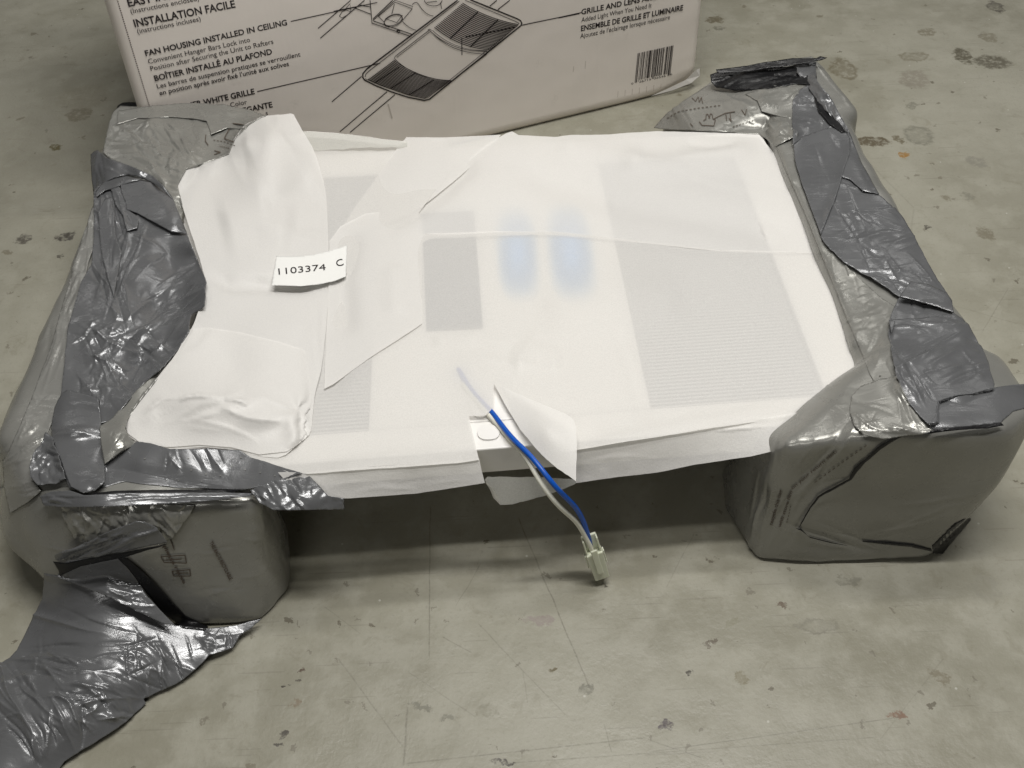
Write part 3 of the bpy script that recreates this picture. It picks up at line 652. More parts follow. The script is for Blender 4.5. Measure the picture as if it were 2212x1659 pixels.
gq("lens_tray", LU1, RU0, VV0+.001, VV1-.001, .108, PZ-.0006, M_WHITE)
gq("louvre_backing", LU0+.001, LU1-.001, VV0+.001, VV1-.001, .108, .118, M_SLOT, 0); gq("louvre_backing", RU0+.001, RU1-.001, VV0+.001, VV1-.001, .108, .118, M_SLOT, 0)
plain_slat = plain("slat_plastic", (.56, .56, .55), .5, .3)
for (a, b) in ((LU0, LU1), (RU0, RU1)):
    n = 84
    for i in range(n):
        v = VV0+(VV1-VV0)*(i+.5)/n; gq("slat", a+.0015, b-.0015, v-.0024, v+.0024,   .120, PZ-.007, plain_slat, 0)
def pxq(pts, z): return [U(*p, z)[:2] for p in pts]
quadprism("rating_label", pxq([(912, 462), (1024, 455), (1043, 708), (921, 714)], PZ+.001)[::-1], PZ-.0004, PZ+.0012, M_LABEL, gp, .0003)
def soft(pts, z0, z1, mat, name):
    P_ = np.array(pts, float)
    for _ in range(3):
        P_ = np.array([q for i in range(len(P_)) for q in (P_[i]*.75+P_[(i+1) % len(P_)]*.25, P_[i]*.25+P_[(i+1) % len(P_)]*.75)])
    return quadprism(name, [U(*p, z1)[:2] for p in P_][::-1], z0, z1, mat, gp, 0)
soft([(1058, 440), (1152, 440), (1184, 655), (1078, 660)], PZ-.0004, PZ+.0006, M_BLUE, "blue_tape"); soft([(1168, 430), (1268, 435), (1310, 660), (1186, 660)], PZ-.0004, PZ+.0006, M_BLUE, "blue_tape")
soft([(1005, 790), (1065, 800), (1063, 900), (1012, 902)], PZ-.0004, PZ+.0012, M_WHITE, "cable_clip")
soft([(1030, 915), (1078, 918), (1080, 948), (1032, 950)], PZ-.0004, PZ+.0016, M_WHITE, "moulded_tab")
for o in list(gp.children):
    me = o.data; 
    if o.name.split('.')[0] in ("frame", "lens_tray"): addbvh(np.array([v.co[:] for v in me.vertices]), [tuple(p.vertices) for p in me.polygons])
# wires
def tube(name, pts, r, mat, par, seg=12):
    cu = bpy.data.curves.new(name, 'CURVE'); cu.dimensions = '3D'; cu.bevel_depth = r; cu.bevel_resolution = 4; cu.resolution_u = 8; cu.use_fill_caps = True
    s = cu.splines.new('NURBS'); s.points.add(len(pts)-1); s.order_u = 4; s.use_endpoint_u = True
    for i, p in enumerate(pts): s.points[i].co = (*p, 1)
    o = bpy.data.objects.new(name, cu); COL.objects.link(o); dg = bpy.context.evaluated_depsgraph_get(); me = bpy.data.meshes.new_from_object(o.evaluated_get(dg)); bpy.data.objects.remove(o)
    me.materials.clear(); me.materials.append(mat); me.polygons.foreach_set("use_smooth", [True]*len(me.polygons)); me.name = name
    q = bpy.data.objects.new(name, me); COL.objects.link(q); return reparent(q, par)
M_WBLUE = plain("blue_wire_sleeve", (.004, .09, .48), .35, .5); M_WWHITE = plain("white_wire_sleeve", (.78, .77, .68), .35, .5)
def wp(l): return [U(x, y, z) for x, y, z in l]
tube("blue_wire", wp([(990, 798, .1370), (1008, 828, .1398), (1022, 850, .1402), (1050, 878, .1405), (1064, 891, .142), (1097, 937, .1460), (1122, 962, .1475), (1146, 984, .148), (1170, 1014, .146), (1204, 1058, .134), (1240, 1090, .108), (1256, 1115, .086), (1268, 1145, .066), (1277, 1185, .040)]), 0.0023, M_WBLUE, gp)
tube("white_wire", wp([(1000, 830, .1392), (1050, 892, .1400), (1075, 915, .1412), (1098, 944, .1418), (1118, 966, .142), (1136, 986, .142), (1162, 1034, .137), (1192, 1078, .122), (1220, 1106, .102), (1244, 1124, .084), (1262, 1154, .062), (1274, 1178, .048), (1283, 1196, .036)]), 0.0022, M_WWHITE, gp)
# connector: built along its own axis
M_NYL = NT("natural_nylon"); M_NYL.b.inputs['Base Color'].default_value = (.66, .68, .55, 1); M_NYL.b.inputs['Roughness'].default_value = .3; M_NYL.b.inputs['Subsurface Weight'].default_value = .4; M_NYL.b.inputs['Subsurface Radius'].default_value = (.01, .01, .008); M_NYL.b.inputs['Subsurface Scale'].default_value = .3; M_NYL = M_NYL.m
A0 = U(1272, 1160, .058); A1 = U(1300, 1246, .008)
ax = A1-A0; CL = np.linalg.norm(ax); ax /= CL; sx_ = np.cross(ax, -FW); sx_ /= np.linalg.norm(sx_); fz = np.cross(sx_, ax)
def cbox(name, l0, l1, w0, w1, h0, h1, par=gp, tw=0):
    V = []
    for l in (l0, l1):
        k = 1-(tw if l == l1 else 0)
        for w, h in ((w0, h0), (w1, h0), (w1, h1), (w0, h1)): V.append(A0+ax*l*CL+sx_*w*k*.0100+fz*h*k*.0095)
    F = [(3, 2, 1, 0), (4, 5, 6, 7), (0, 1, 5, 4), (1, 2, 6, 5), (2, 3, 7, 6), (3, 0, 4, 7)]
    o = mesh(name, V, F, M_NYL, par, smooth=False); b = o.modifiers.new("bevel", 'BEVEL'); b.width = .0010; b.segments = 3; return o
cbox("connector", .34, .98, -.78, .78, -.55, .55, gp, .12); cn = cbox("connector", .0, .36, -.70, .70, -.5, -.2)
for w in (-.72, .56): cbox("connector_wall", .02, .36, w, w+.16, -.45, .35, cn)
cbox("connector_latch", .22, .80, -.30, .30, .57, .78, cn, .05); cbox("connector_rib", .36, .66, .80, .93, -.3, .3, cn); cbox("connector_rib", .36, .66, -.93, -.80, -.3, .3, cn)

# ------------------------------------------------------------------ foam sheet
fs = empty("foam_wrap", (-.02, .85, .139), "thin translucent white foam sheet folded around the grille panel, paper label on it", "foam sheet")
FZ = .1405
main = [(385, 420), (420, 372), (520, 340), (560, 308), (650, 290), (664, 284), (720, 287), (760, 292), (830, 300), (880, 305), (960, 300), (985, 350), (905, 460), (904, 506), (1060, 501), (1200, 500), (1320, 515), (1440, 527), (1560, 540), (1700, 544), (1768, 545), (1830, 690), (1876, 790), (1890, 828), (1886, 842), (1830, 872), (1765, 889), (1600, 916), (1440, 943), (1300, 964), (1240, 973), (1205, 980), (1172, 984), (1124, 928), (1090, 872), (1067, 829), (1066, 860), (1062, 884), (1050, 897), (1013, 899), (1022, 940), (1035, 994), (987, 1001), (900, 1007), (823, 1011), (740, 1018), (665, 1024), (620, 1020), (580, 1000), (500, 985), (420, 985), (300, 965), (272, 940), (280, 905), (330, 835), (380, 770), (430, 690), (446, 620), (430, 560), (400, 490)]
yc = lambda x: .588+(x-740)/(1560-740)*.024
fctl = [(x, y, FZ) for x, y in ((400, 420), (500, 400), (700, 330), (900, 330), (1110, 325), (1300, 318), (1500, 312), (1630, 305), (1680, 380), (1750, 560), (1830, 740), (1870, 830), (600, 975), (300, 930), (350, 840),
                                    (450, 700), (450, 560), (700, 700), (900, 600), (900, 850), (1100, 560), (1100, 720), (1300, 700), (1300, 500), (1500, 600), (1500, 800), (1650, 700), (1600, 450), (700, 880), (1000, 960), (1200, 900), (500, 850), (1350, 900), (1650, 850))]+[(1000, 800, .1425), (1030, 860, .1435), (1055, 880, .1445), (1040, 840, .144), (985, 790, .1415), (960, 880, FZ), (1120, 820, .1412)]
fctl += [(665, 1024, FZ), (740, 1018, FZ), (823, 1011, FZ), (900, 1007, FZ), (1035, 994, FZ), (1240, 973, FZ), (1440, 943, FZ), (1600, 916, FZ), (1765, 889, FZ), (1886, 840, .1405), (1860, 790, .141)]
fctl += [(664, 287, .139), (760, 293, .137), (880, 306, .137), (1110, 296, .138), (1320, 289, .138)]
fcl = [(900, 1000, 260, 9, -4, 4, 8, 90, 3, .0009), (1400, 962, 200, 12, -8, 5, 8, 80, 3, .0009), (1130, 760, 80, 60, -40, 25, 5, 120, 12, .0016), (1800, 880, 60, 20, -22, 8, 4, 60, 4, .0012)]
frid = [([(690, 1008), (850, 985), (1030, 972)], 14, .0016), ([(1260, 958), (1450, 925), (1700, 880)], 16, .0022), ([(1150, 700), (1350, 640), (1500, 650)], 60, .004), ([(1330, 700), (1365, 800), (1400, 920)], 22, -.0018), ([(740, 560), (748, 700), (700, 880)], 26, -.003), ([(1100, 790), (1160, 760), (1220, 780)], 24, .0026), ([(930, 740), (1040, 730)], 16, .0016)]
patch("top_sheet", main, fctl, M_FOAM, fs, cl=fcl, rid=frid, drape=False, step=6., seed=5, rough=.35, und=(.0012, .006), smooth=.0006, thick=0, clear=.002, under=NB)
for nm, pl, n_ in (("L", [(600, 1020), (665, 1020), (740, 1013), (823, 1006), (900, 1002), (987, 996), (1035, 990), (1040, 1015), (1047, 1043), (1000, 1051), (900, 1066), (820, 1072), (742, 1077), (690, 1076), (640, 1064)], 0),
                 ("R", [(1240, 968), (1300, 959), (1440, 938), (1600, 911), (1765, 884), (1780, 905), (1740, 937), (1690, 970), (1620, 986), (1560, 995), (1500, 1004), (1420, 1021), (1330, 1031), (1244, 1043), (1242, 1010)], 1)):
    top = [(665, 1023), (740, 1017), (823, 1010), (900, 1006), (987, 1000), (1036, 993)] if n_ == 0 else [(1240, 971), (1300, 962), (1440, 941), (1600, 914), (1765, 887)]
    bot = [(690, 1076), (742, 1077), (820, 1072), (900, 1066), (1047, 1043)] if n_ == 0 else [(1244, 1043), (1330, 1031), (1420, 1021), (1560, 995), (1690, 970)]
    patch("hanging_edge", pl, [(x, y-2, .1401) for x, y in top]+[('y', x, y, yc(x)) for x, y in bot], M_FOAM, fs, drape=False, step=4., seed=30+n_, rough=.35, und=(.0006, .02), thick=0, smooth=.0002, under=NB,
          cl=[((840 if n_ == 0 else 1420), (1045 if n_ == 0 else 985), 150, 10, (-4 if n_ == 0 else -9), 5, 4, 80, 5, .0005)], clear=.0005)
# upper layer that fills the right half and peaks at the back edge
patch("folded_layer", [(712, 520), (735, 490), (790, 462), (850, 452), (905, 428), (980, 370), (1050, 312), (1092, 288), (1106, 283), (1120, 291), (1200, 296), (1320, 290), (1420, 283), (1480, 284), (1560, 287), (1640, 290), (1672, 330), (1700, 385), (1738, 470), (1770, 548), (1700, 547), (1560, 543), (1440, 530), (1320, 518), (1200, 508), (1060, 511), (930, 516), (913, 524), (912, 610), (912, 700), (860, 735), (790, 780), (720, 830), (700, 840), (706, 700)],
      [(1106, 285, .146), (1050, 314, .1465), (980, 372, .145), (905, 430, .1442), (850, 454, .1435), (790, 464, .1432), (1200, 340, .145), (1320, 295, .1425), (1500, 295, .1425), (1640, 295, .1425), (1735, 470, .1420), (1770, 546, .1406), (1560, 541, .1406), (1320, 517, .1408), (1060, 511, .1409), (930, 517, .1410), (912, 702, .1412), (800, 770, .1412), (710, 830, .1412), (712, 560, .144), (1000, 430, .147), (900, 480, .146), (1300, 380, .1445), (1550, 380, .144), (1130, 360, .149), (1300, 470, .1425), (1550, 470, .1425), (1000, 480, .1425), (850, 600, .143), (1130, 480, .142)],
      M_FOAMU, fs, rid=[([(1060, 345), (1180, 390), (1360, 440), (1560, 475), (1760, 520)], 34, -.0050), ([(1320, 350), (1440, 358), (1560, 340), (1655, 320)], 24, .0070), ([(1190, 310), (1290, 330), (1400, 350)], 26, .0035), ([(1040, 335), (960, 400), (880, 455), (800, 480)], 24, -.005), ([(910, 519), (1000, 510), (1200, 508)], 3, .0012), ([(760, 480), (740, 600), (745, 740)], 28, -.005), ([(850, 560), (855, 690)], 24, .0022), ([(1470, 305), (1530, 318), (1600, 306)], 10, -.002)], cl=[(1350, 400, 250, 40, 16, 4, 4, 300, 22, .0012)], drape=False, step=5., seed=6, rough=.5, und=(.0010, .008), thick=0, under=NB)
patch("folded_layer", [(878, 296), (960, 297), (1082, 291), (1052, 330), (980, 392), (905, 452), (850, 480), (790, 492), (745, 520), (735, 500), (765, 450), (800, 402), (835, 352), (862, 315)],
      [(878, 297, .1412), (960, 297, .1425), (1080, 293, .1432), (980, 366, .1428), (905, 424, .1422), (850, 470, .1412), (745, 515, .1400), (765, 450, .1400), (800, 402, .1401), (835, 352, .1402), (862, 315, .1404), (860, 400, .1430), (900, 345, .1440), (980, 330, .1430)], M_FOAMU, fs, drape=False, step=5., seed=8, rough=.3, thick=0, smooth=.0003, clear=.0008, under=NB)
patch("back_edge_strip", [(648, 283), (700, 285), (760, 291), (830, 300), (880, 306), (880, 318), (820, 318), (740, 322), (690, 326), (672, 325)], [(650, 285, .1495), (760, 292, .147), (880, 308, .143), (860, 318, .142), (690, 326, .142), (672, 320, .143)], M_FOAM3, fs, drape=False, step=5., seed=9, rough=1.4, thick=0)
# left folded flap
flap = [(400, 366), (430, 350), (494, 332), (502, 318), (508, 299), (524, 280), (541, 266), (560, 256), (580, 249), (606, 247), (633, 243), (643, 262), (653, 281), (665, 300), (676, 319), (686, 345), (693, 368), (701, 400), (706, 431), (708, 480), (709, 533), (709, 640), (706, 690), (696, 790), (680, 850), (675, 900), (672, 935), (650, 955), (610, 990), (560, 986), (500, 970), (430, 965), (360, 972), (300, 958), (274, 940), (268, 922), (276, 900), (300, 865), (340, 815), (378, 769), (415, 710), (440, 640), (446, 615), (435, 570), (415, 510), (395, 450), (382, 400)]
flc = [(400, 370, .150), (494, 334, .150), (508, 299, .158), (541, 266, .164), (580, 250, .168), (633, 244, .171), (653, 281, .163), (676, 319, .153), (693, 368, .146), (706, 431, .1435), (709, 533, .1430), (708, 640, .1428), (700, 740, .1428), (680, 860, .1428), (600, 960, .1445), (500, 960, .144), (400, 955, .144), (280, 940, .144), (275, 905, .148), (340, 815, .156), (415, 710, .158), (440, 620, .158), (400, 480, .156),
       (560, 400, .166), (580, 300, .172), (550, 500, .156), (550, 560, .158), (560, 640, .154), (560, 740, .156), (500, 800, .153), (600, 820, .154), (450, 860, .161), (560, 880, .158), (400, 900, .153), (560, 930, .149), (640, 700, .152), (640, 450, .155)]
patch("folded_flap", flap, flc, M_FOAM2, fs, cl=[(560, 300, 60, 40, 70, 14, 5, 90, 9, .0018), (450, 350, 50, 16, -20, 12, 7, 50, 4, .0016), (430, 880, 90, 10, -20, 6, 3, 110, 6, .0040), (570, 880, 60, 10, 24, 6, 3, 90, 6, .0036), (540, 915, 120, 22, 4, 12, 7, 80, 4, .0018), (660, 920, 12, 24, 65, 12, 4, 24, 3, .0020), (540, 610, 120, 5, 2, 2, 2, 150, 14, .0016), (540, 490, 100, 20, 14, 6, 2, 150, 18, .0018), (690, 560, 5, 150, 88, 2, 2, 200, 5, .0010)], drape=False, step=5., seed=12, rough=.5, rounding=1,rid=[([(420, 372), (500, 345), (560, 300)], 16, .004), ([(600, 270), (570, 340), (600, 430)], 34, .0022), ([(660, 330), (640, 420), (655, 520)], 34, -.0022), ([(290, 905), (360, 868), (430, 858), (500, 868), (560, 880)], 7, .005), ([(470, 880), (540, 905), (600, 912), (650, 905)], 8, .004), ([(560, 440), (640, 420), (690, 400)], 40, -.004), ([(440, 600), (540, 612), (700, 610)], 18, -.006), ([(470, 500), (560, 480), (640, 500)], 50, .005)], und=(.0012, .008), smooth=.0004, thick=0, add=True)
patch("folded_layer", [(404, 712), (450, 708), (520, 718), (600, 738), (652, 754), (660, 758), (668, 800), (672, 860), (674, 920), (660, 950), (620, 975), (560, 982), (500, 966), (430, 961), (360, 966), (300, 954), (276, 936), (272, 922), (280, 900), (304, 866), (344, 816), (380, 770)],
      [], M_FOAM2, fs, cl=[(430, 868, 90, 8, -18, 5, 2, 110, 6, .0030), (580, 872, 50, 8, 22, 5, 2, 90, 6, .0030), (540, 915, 120, 20, 4, 12, 5, 80, 4, .0014)], drape=True, off=.0016, step=5., seed=14, rough=.3, thick=0)
# torn corner folded back beside the wires, and the lip under it
patch("torn_flap", [(1067, 829), (1090, 838), (1136, 857), (1180, 875), (1220, 892), (1238, 905), (1245, 920), (1246, 980), (1243.6, 1039), (1205, 1012), (1172, 984), (1148, 958), (1124.6, 928), (1096, 882)], [(1067, 829, .1425), (1136, 857, .147), (1220, 892, .154), (1245, 920, .158), (1243, 1035, .150), (1172, 984, .147), (1124, 928, .145), (1180, 930, .158)], M_FOAM2, fs,
      cl=[(1150, 880, 50, 10, 26, 4, 2, 90, 6, .0012)], drape=False, step=4., seed=16, rough=1., thick=0)
patch("under_lip", [(1047, 1036), (1052, 1046), (1061, 1055), (1070, 1078), (1081, 1091), (1110, 1089), (1180, 1070), (1243, 1046), (1246, 1036), (1150, 1030), (1052, 1030)], [('y', 1047, 1037, .602), ('y', 1081, 1090, .594), ('y', 1243, 1045, .602), ('y', 1150, 1032, .604), ('y', 1150, 1075, .595)], M_FOAM3, fs, drape=False, step=4., seed=17, rough=1.2, thick=0)
patch("under_lip", [(1047, 1040), (1062, 1052), (1074, 1072), (1081, 1091), (1066, 1076), (1056, 1054)], [('y', 1047, 1040, .592), ('y', 1062, 1052, .588), ('y', 1081, 1091, .593)], M_FOAM, fs, drape=False, step=3., seed=18, rough=.6, thick=0)
# paper label
def r4(x, y): return (329.2+x/3.024, 219.4+y/3.024)   # zoom 600..1900 x 400..1400 at 1.659
M_PAPER = plain("white_label_paper", (.86, .86, .84), .45, .4, 0, .01)
lab = [(597, 553), (640, 554), (680, 549), (715, 541), (750, 529), (747, 597), (722, 607), (690, 614), (650, 618), (586.5, 616)]
lctl = [(597, 553, .1580), (586, 616, .1566), (620, 585, .1568), (650, 583, .1543), (680, 580, .1498), (709, 575, .1450), (750, 530, .1436), (747, 597, .1436)]
patch("paper_label", lab, lctl, M_PAPER, fs, drape=False, smooth=.0005, step=4., seed=20, rough=0, thick=.0002, clear=.0006, add=True)
def surf_text(body, p0, p1, cap, mat, parent, name="printed_text", bold=0., lift=.0008, up=None, sub=0):
    V, F = text_mesh(body, bold); p0 = np.array(p0, float); p1 = np.array(p1, float); d = p1-p0; L = np.linalg.norm(d); x0, x1 = V[:, 0].min(), V[:, 0].max()
    n = np.array([d[1], -d[0]])/L if up is None else np.array(up, float); Q = p0+d*((V[:, 0]-x0)/(x1-x0))[:, None]+n*(V[:, 1]/.7*cap)[:, None]
    return surf_poly(Q, F, mat, parent, name, lift)
def surf_poly(Q, F, mat, parent, name, lift=.0008):
    W_ = []; last = 1.
    hs = [hit(*q) for q in Q]; good = [h for h in hs if h]
    for q, h in zip(Q, hs):
        D_ = ray(*q); D_ /= np.linalg.norm(D_); W_.append(CAM+D_*((h or float(np.mean(good)))-lift))
    return mesh(name, W_, F, mat, parent, smooth=False)
surf_text("1103374", (602, 593), (704, 583), 13.5, M_INK, fs)
surf_text("C", (728, 576), (743, 572), 14.5, M_INK, fs, bold=.002)

# ------------------------------------------------------------------ loose film on the cushions
def q7(*l): return [(1371.5+x/2.52, 109.7+y/2.52) for x, y in l]
def q8(*l): return [(1481.2+x/2.749, 658.3+y/2.749) for x, y in l]
def q4(*l): return [(x/3.024, 219.4+y/3.024) for x, y in l]
def q5(*l): return [(x/2.88, 713.2+y/2.88) for x, y in l]
def q6(*l): return [(x/3.1016, 1152+y/3.1016) for x, y in l]
# taut film over the cores
patch("taut_film", [(1668, 300), (1700, 270), (1724, 285), (1716, 320), (1735, 390), (1772, 507), (1830, 575), (1900, 640), (1938, 665), (1925, 700), (1925, 740), (1950, 800), (1990, 870), (1900, 840), (1888, 826), (1830, 690), (1780, 565), (1740, 465), (1700, 375)],
      [(1668, 302, .143), (1685, 335, .1435), (1700, 376, .1435), (1722, 420, .1435), (1742, 468, .144), (1762, 520, .144), (1782, 568, .144), (1806, 630, .144), (1830, 690, .145), (1860, 760, .146), (1888, 820, .148)], M_TAUT, RC, off=.003, step=3., seed=140, add=True, rough=.3, cl=[(1800, 470, 10, 40, 70, 4, 5, 70, 3, .0006), (1880, 640, 26, 70, -16, 8, 24, 22, 2.2, .0013), (1900, 760, 16, 60, 100, 12, 8, 50, 3, .0014), (1840, 580, 8, 16, 60, 14, 6, 18, 2, .001), (1700, 300, 20, 20, 50, 16, 10, 30, 2.4, .0014)], rid=[([(1755, 400), (1810, 540), (1866, 680), (1905, 780)], 12, -.0016)])
patch("taut_film", [(1412, 276), (1440, 245), (1480, 215), (1520, 190), (1560, 172), (1640, 180), (1720, 190), (1735, 230), (1728, 290), (1705, 300), (1672, 318), (1655, 300), (1640, 290), (1560, 285), (1440, 280)],
      [], M_TAUT, RC, off=.003, step=3., seed=141, add=True, rough=.3, cl=[(1470, 250, 40, 20, 62, 10, 14, 26, 2.4, .0014), (1680, 240, 30, 40, 62, 12, 18, 40, 2.6, .0020), (1690, 275, 20, 30, -20, 14, 14, 28, 2.4, .0018), (1600, 215, 50, 20, 10, 12, 10, 40, 2.6, .0014), (1560, 240, 60, 30, 30, 30, 10, 30, 2.4, .0010)], rid=[([(1690, 190), (1665, 240), (1640, 290)], 3, -.004), ([(1440, 262), (1500, 226), (1600, 222), (1640, 240)], 8, .002)])
patch("taut_film", [(236, 262), (245, 240), (260, 228), (400, 236), (470, 232), (560, 256), (540, 268), (508, 300), (494, 334), (402, 366), (384, 400), (396, 455), (392, 480), (372, 430), (350, 398), (300, 366), (240, 345), (222, 330), (230, 290)],
      [], M_TAUT, LC, off=.003, step=3., seed=142, add=True, rough=.3, cl=[(350, 330, 60, 40, 38, 12, 30, 46, 2.8, .0018), (290, 330, 60, 30, 6, 8, 24, 50, 2.4, .0014), (280, 270, 40, 30, -28, 10, 14, 50, 2.4, .0012), (360, 400, 30, 30, 8, 10, 12, 40, 2.4, .0012), (460, 260, 60, 20, 12, 14, 20, 30, 2.4, .0016), (370, 350, 20, 20, -50, 20, 8, 30, 2.4, .002)], rid=[([(405, 240), (420, 290), (412, 340)], 4, -.004), ([(345, 262), (385, 290), (402, 335), (396, 352)], 3, -.003), ([(300, 300), (330, 270), (370, 275), (390, 300)], 12, .003), ([(270, 380), (330, 372), (370, 400)], 10, .002)])
patch("stretch_film", [(208, 440), (214, 500), (190, 570), (175, 640), (150, 740), (140, 820), (118, 900), (100, 940), (70, 990), (66, 1030), (90, 1060), (60, 1085), (20, 1110), (8, 1050), (6, 1000), (36, 935), (72, 850), (112, 740), (160, 570), (198, 450)],
      [], M_CLEAR, LC, off=.003, step=3., seed=143, add=True, rough=.6, cl=[(170, 560, 30, 90, 108, 8, 24, 50, 2.6, .0016), (130, 720, 30, 80, 110, 6, 20, 60, 2.6, .0016), (150, 640, 24, 60, -20, 10, 14, 24, 2.4, .0014), (90, 870, 30, 30, -12, 12, 18, 32, 2.2, .0016), (60, 950, 30, 30, -35, 12, 22, 36, 2.2, .0017), (60, 1030, 30, 40, -20, 14, 12, 36, 2.4, .0014)])
patch("taut_film", [(243, 903), (262, 878), (300, 838), (345, 800), (335, 830), (300, 875), (276, 905), (270, 925), (280, 945), (295, 960), (262, 975), (226, 1003), (218, 960), (215, 920)], [(243, 903, .150), (300, 840, .150), (262, 925, .160), (250, 950, .160), (285, 955, .149), (228, 1000, .148), (276, 900, .150), (330, 825, .146)], M_TAUT, LC, drape=False, step=3., seed=144, rough=.3, cl=[(255, 955, 16, 16, -60, 20, 6, 24, 2.4, .0018)])
# right spine
patch("film_fold", q7((1160, 480), (1175, 560), (1250, 640), (1330, 780), (1450, 890), (1500, 970), (1560, 1085), (1640, 1230), (1700, 1320), (1735, 1425), (1690, 1400), (1440, 1340), (1300, 1250), (1140, 1150), (1060, 1080), (1010, 1010), (1040, 900), (1110, 700)),
      [], M_LOOSE, RC, cl=[(1880, 450, 60, 70, 12, 22, 26, 40, 3, .0015), (1905, 560, 60, 70, -4, 14, 26, 60, 3.2, .0016), (1960, 600, 40, 40, 52, 8, 6, 70, 3.5, .0022), (1860, 470, 20, 60, 62, 4, 3, 110, 3.5, -.0025), (1920, 600, 60, 20, 12, 6, 10, 70, 3, .0018)], off=.006, step=2.6, seed=41, add=True)
patch("film_fold", q7((862, 500), (900, 470), (1010, 432), (1060, 415), (1165, 448), (1170, 500), (1168, 560), (1140, 640), (1095, 790), (1012, 1000), (960, 860), (905, 710), (870, 590)), [], M_LOOSE, RC, cl=[(1830, 300, 14, 20, 10, 12, 8, 20, 2.4, .0012), (1790, 350, 30, 60, 70, 20, 3, 90, 12, .0012)], off=.007, step=3.4, seed=42, rough=.8)
patch("film_fold", q7((860, 270), (900, 210), (960, 180), (1010, 200), (1055, 235), (1105, 330), (1150, 420), (1168, 470), (1145, 445), (1060, 415), (1010, 432), (900, 480), (860, 510), (856, 380)), [], M_LOOSE, RC, cl=[(1740, 220, 20, 50, 5, 16, 16, 26, 2.4, .0016), (1790, 210, 20, 60, 60, 10, 8, 50, 3, .002)], fac=[(26, .0008)], off=.004, step=3., seed=43)
patch("film_fold", q7((985, 60), (985, 150), (1010, 190), (1050, 235), (1110, 335), (1160, 430), (1172, 480), (1150, 440), (1080, 370), (1010, 300), (975, 240), (930, 180), (880, 120), (880, 60)), [(1762, 133, .165), (1740, 135, .16), (1762, 170, .172), (1788, 203, .172), (1812, 242, .168), (1832, 282, .160), (1800, 256, .158), (1758, 205, .160), (1740, 180, .155)], M_LOOSE, RC, cl=[(1790, 210, 20, 60, 60, 10, 10, 50, 3, .0022), (1770, 170, 20, 20, 40, 20, 8, 30, 3, .002)], fac=[(20, .002)], off=.008, step=3., seed=44)
patch("painted_fold_shadow", q7((975, 245), (1030, 300), (1090, 360), (1145, 440), (1125, 445), (1060, 400), (1000, 330)), [], M_BLACK, RC, off=.0088, step=3.4, seed=45, rough=.5)  # black strip painting in the shade of the groove between folds
patch("film_fold", q7((1130, 450), (1168, 440), (1230, 600), (1330, 780), (1240, 760), (1170, 700), (1120, 680), (1150, 600)), [], M_LOOSE, RC, off=.004, step=3.6, seed=46, rough=.6)
patch("film_fold", q7((1440, 1338), (1560, 1370), (1735, 1424), (1745, 1450), (1560, 1470), (1385, 1478), (1395, 1430)), [], M_LOOSE, RC, cl=[(1990, 665, 20, 12, 75, 14, 6, 20, 2.5, -.0016)], off=.005, step=3.4, seed=47, rough=.5)
patch("film_fold", q7((1500, 1255), (1600, 1270), (1700, 1320), (1728, 1360), (1735, 1422), (1620, 1385), (1500, 1350), (1440, 1335)), [], M_LOOSE, RC, off=.011, step=3.4, seed=48, rough=.6, cl=[(1990, 625, 30, 10, 15, 6, 5, 50, 3, .001)])
patch("film_fold", q8((1205, 90), (1300, 86), (1400, 80), (1500, 62), (1590, 42), (1640, 80), (1700, 155), (1760, 250), (1800, 350), (1835, 470), (1832, 500), (1700, 530), (1590, 545), (1505, 575), (1495, 640), (1500, 700), (1445, 715), (1390, 660), (1330, 590), (1290, 520), (1250, 430), (1225, 300), (1205, 180)), [], M_LOOSE, RC,
      cl=[(2010, 700, 70, 12, 4, 5, 6, 70, 5, .0026), (2020, 760, 60, 20, -28, 5, 6, 80, 4.5, .0030), (2060, 800, 50, 16, -14, 6, 7, 60, 4, .0026), (1985, 820, 30, 30, 40, 10, 8, 40, 3, .0024), (1960, 800, 20, 40, 60, 10, 5, 50, 3, .002), (2100, 770, 20, 40, 40, 20, 5, 30, 3, .002)], fac=[(60, .0010)], off=.006, step=2.6, seed=49, add=True)
patch("film_fold", q8((1207, 92), (1245, 95), (1240, 120), (1222, 165)), [], M_LOOSE, RC, off=.006, step=3., seed=50, rough=.3)
patch("side_flap", q8((1498, 572), (1590, 545), (1700, 530), (1835, 492), (1920, 478), (2040, 466), (2120, 470), (2110, 560), (2020, 612), (1950, 630), (1870, 702), (1760, 715), (1600, 730), (1462, 745), (1440, 714), (1490, 650)), [(2027, 868, .176), (2148, 838, .172), (2240, 828, .166), (2245, 865, .156), (2160, 913, .160), (2080, 920, .166), (2013, 928, .172), (2080, 880, .176)], M_LOOSE, RC,
      cl=[(2180, 880, 40, 14, -38, 6, 6, 60, 4, .0022), (2080, 890, 60, 20, -8, 6, 3, 80, 9, .0012)], off=.006, drape=False, step=3.4, seed=51, rough=.8, thick=.0008)
patch("seal_strip", q8((1410, 770), (1480, 742), (1600, 728), (1760, 712), (1872, 700), (1890, 716), (1790, 735), (1640, 742), (1480, 762)), [], M_BLACK, RC, off=.006, step=3., seed=52, rough=.8, cl=[(2030, 930, 80, 3, -5, 4, 6, 60, 2, .001)])
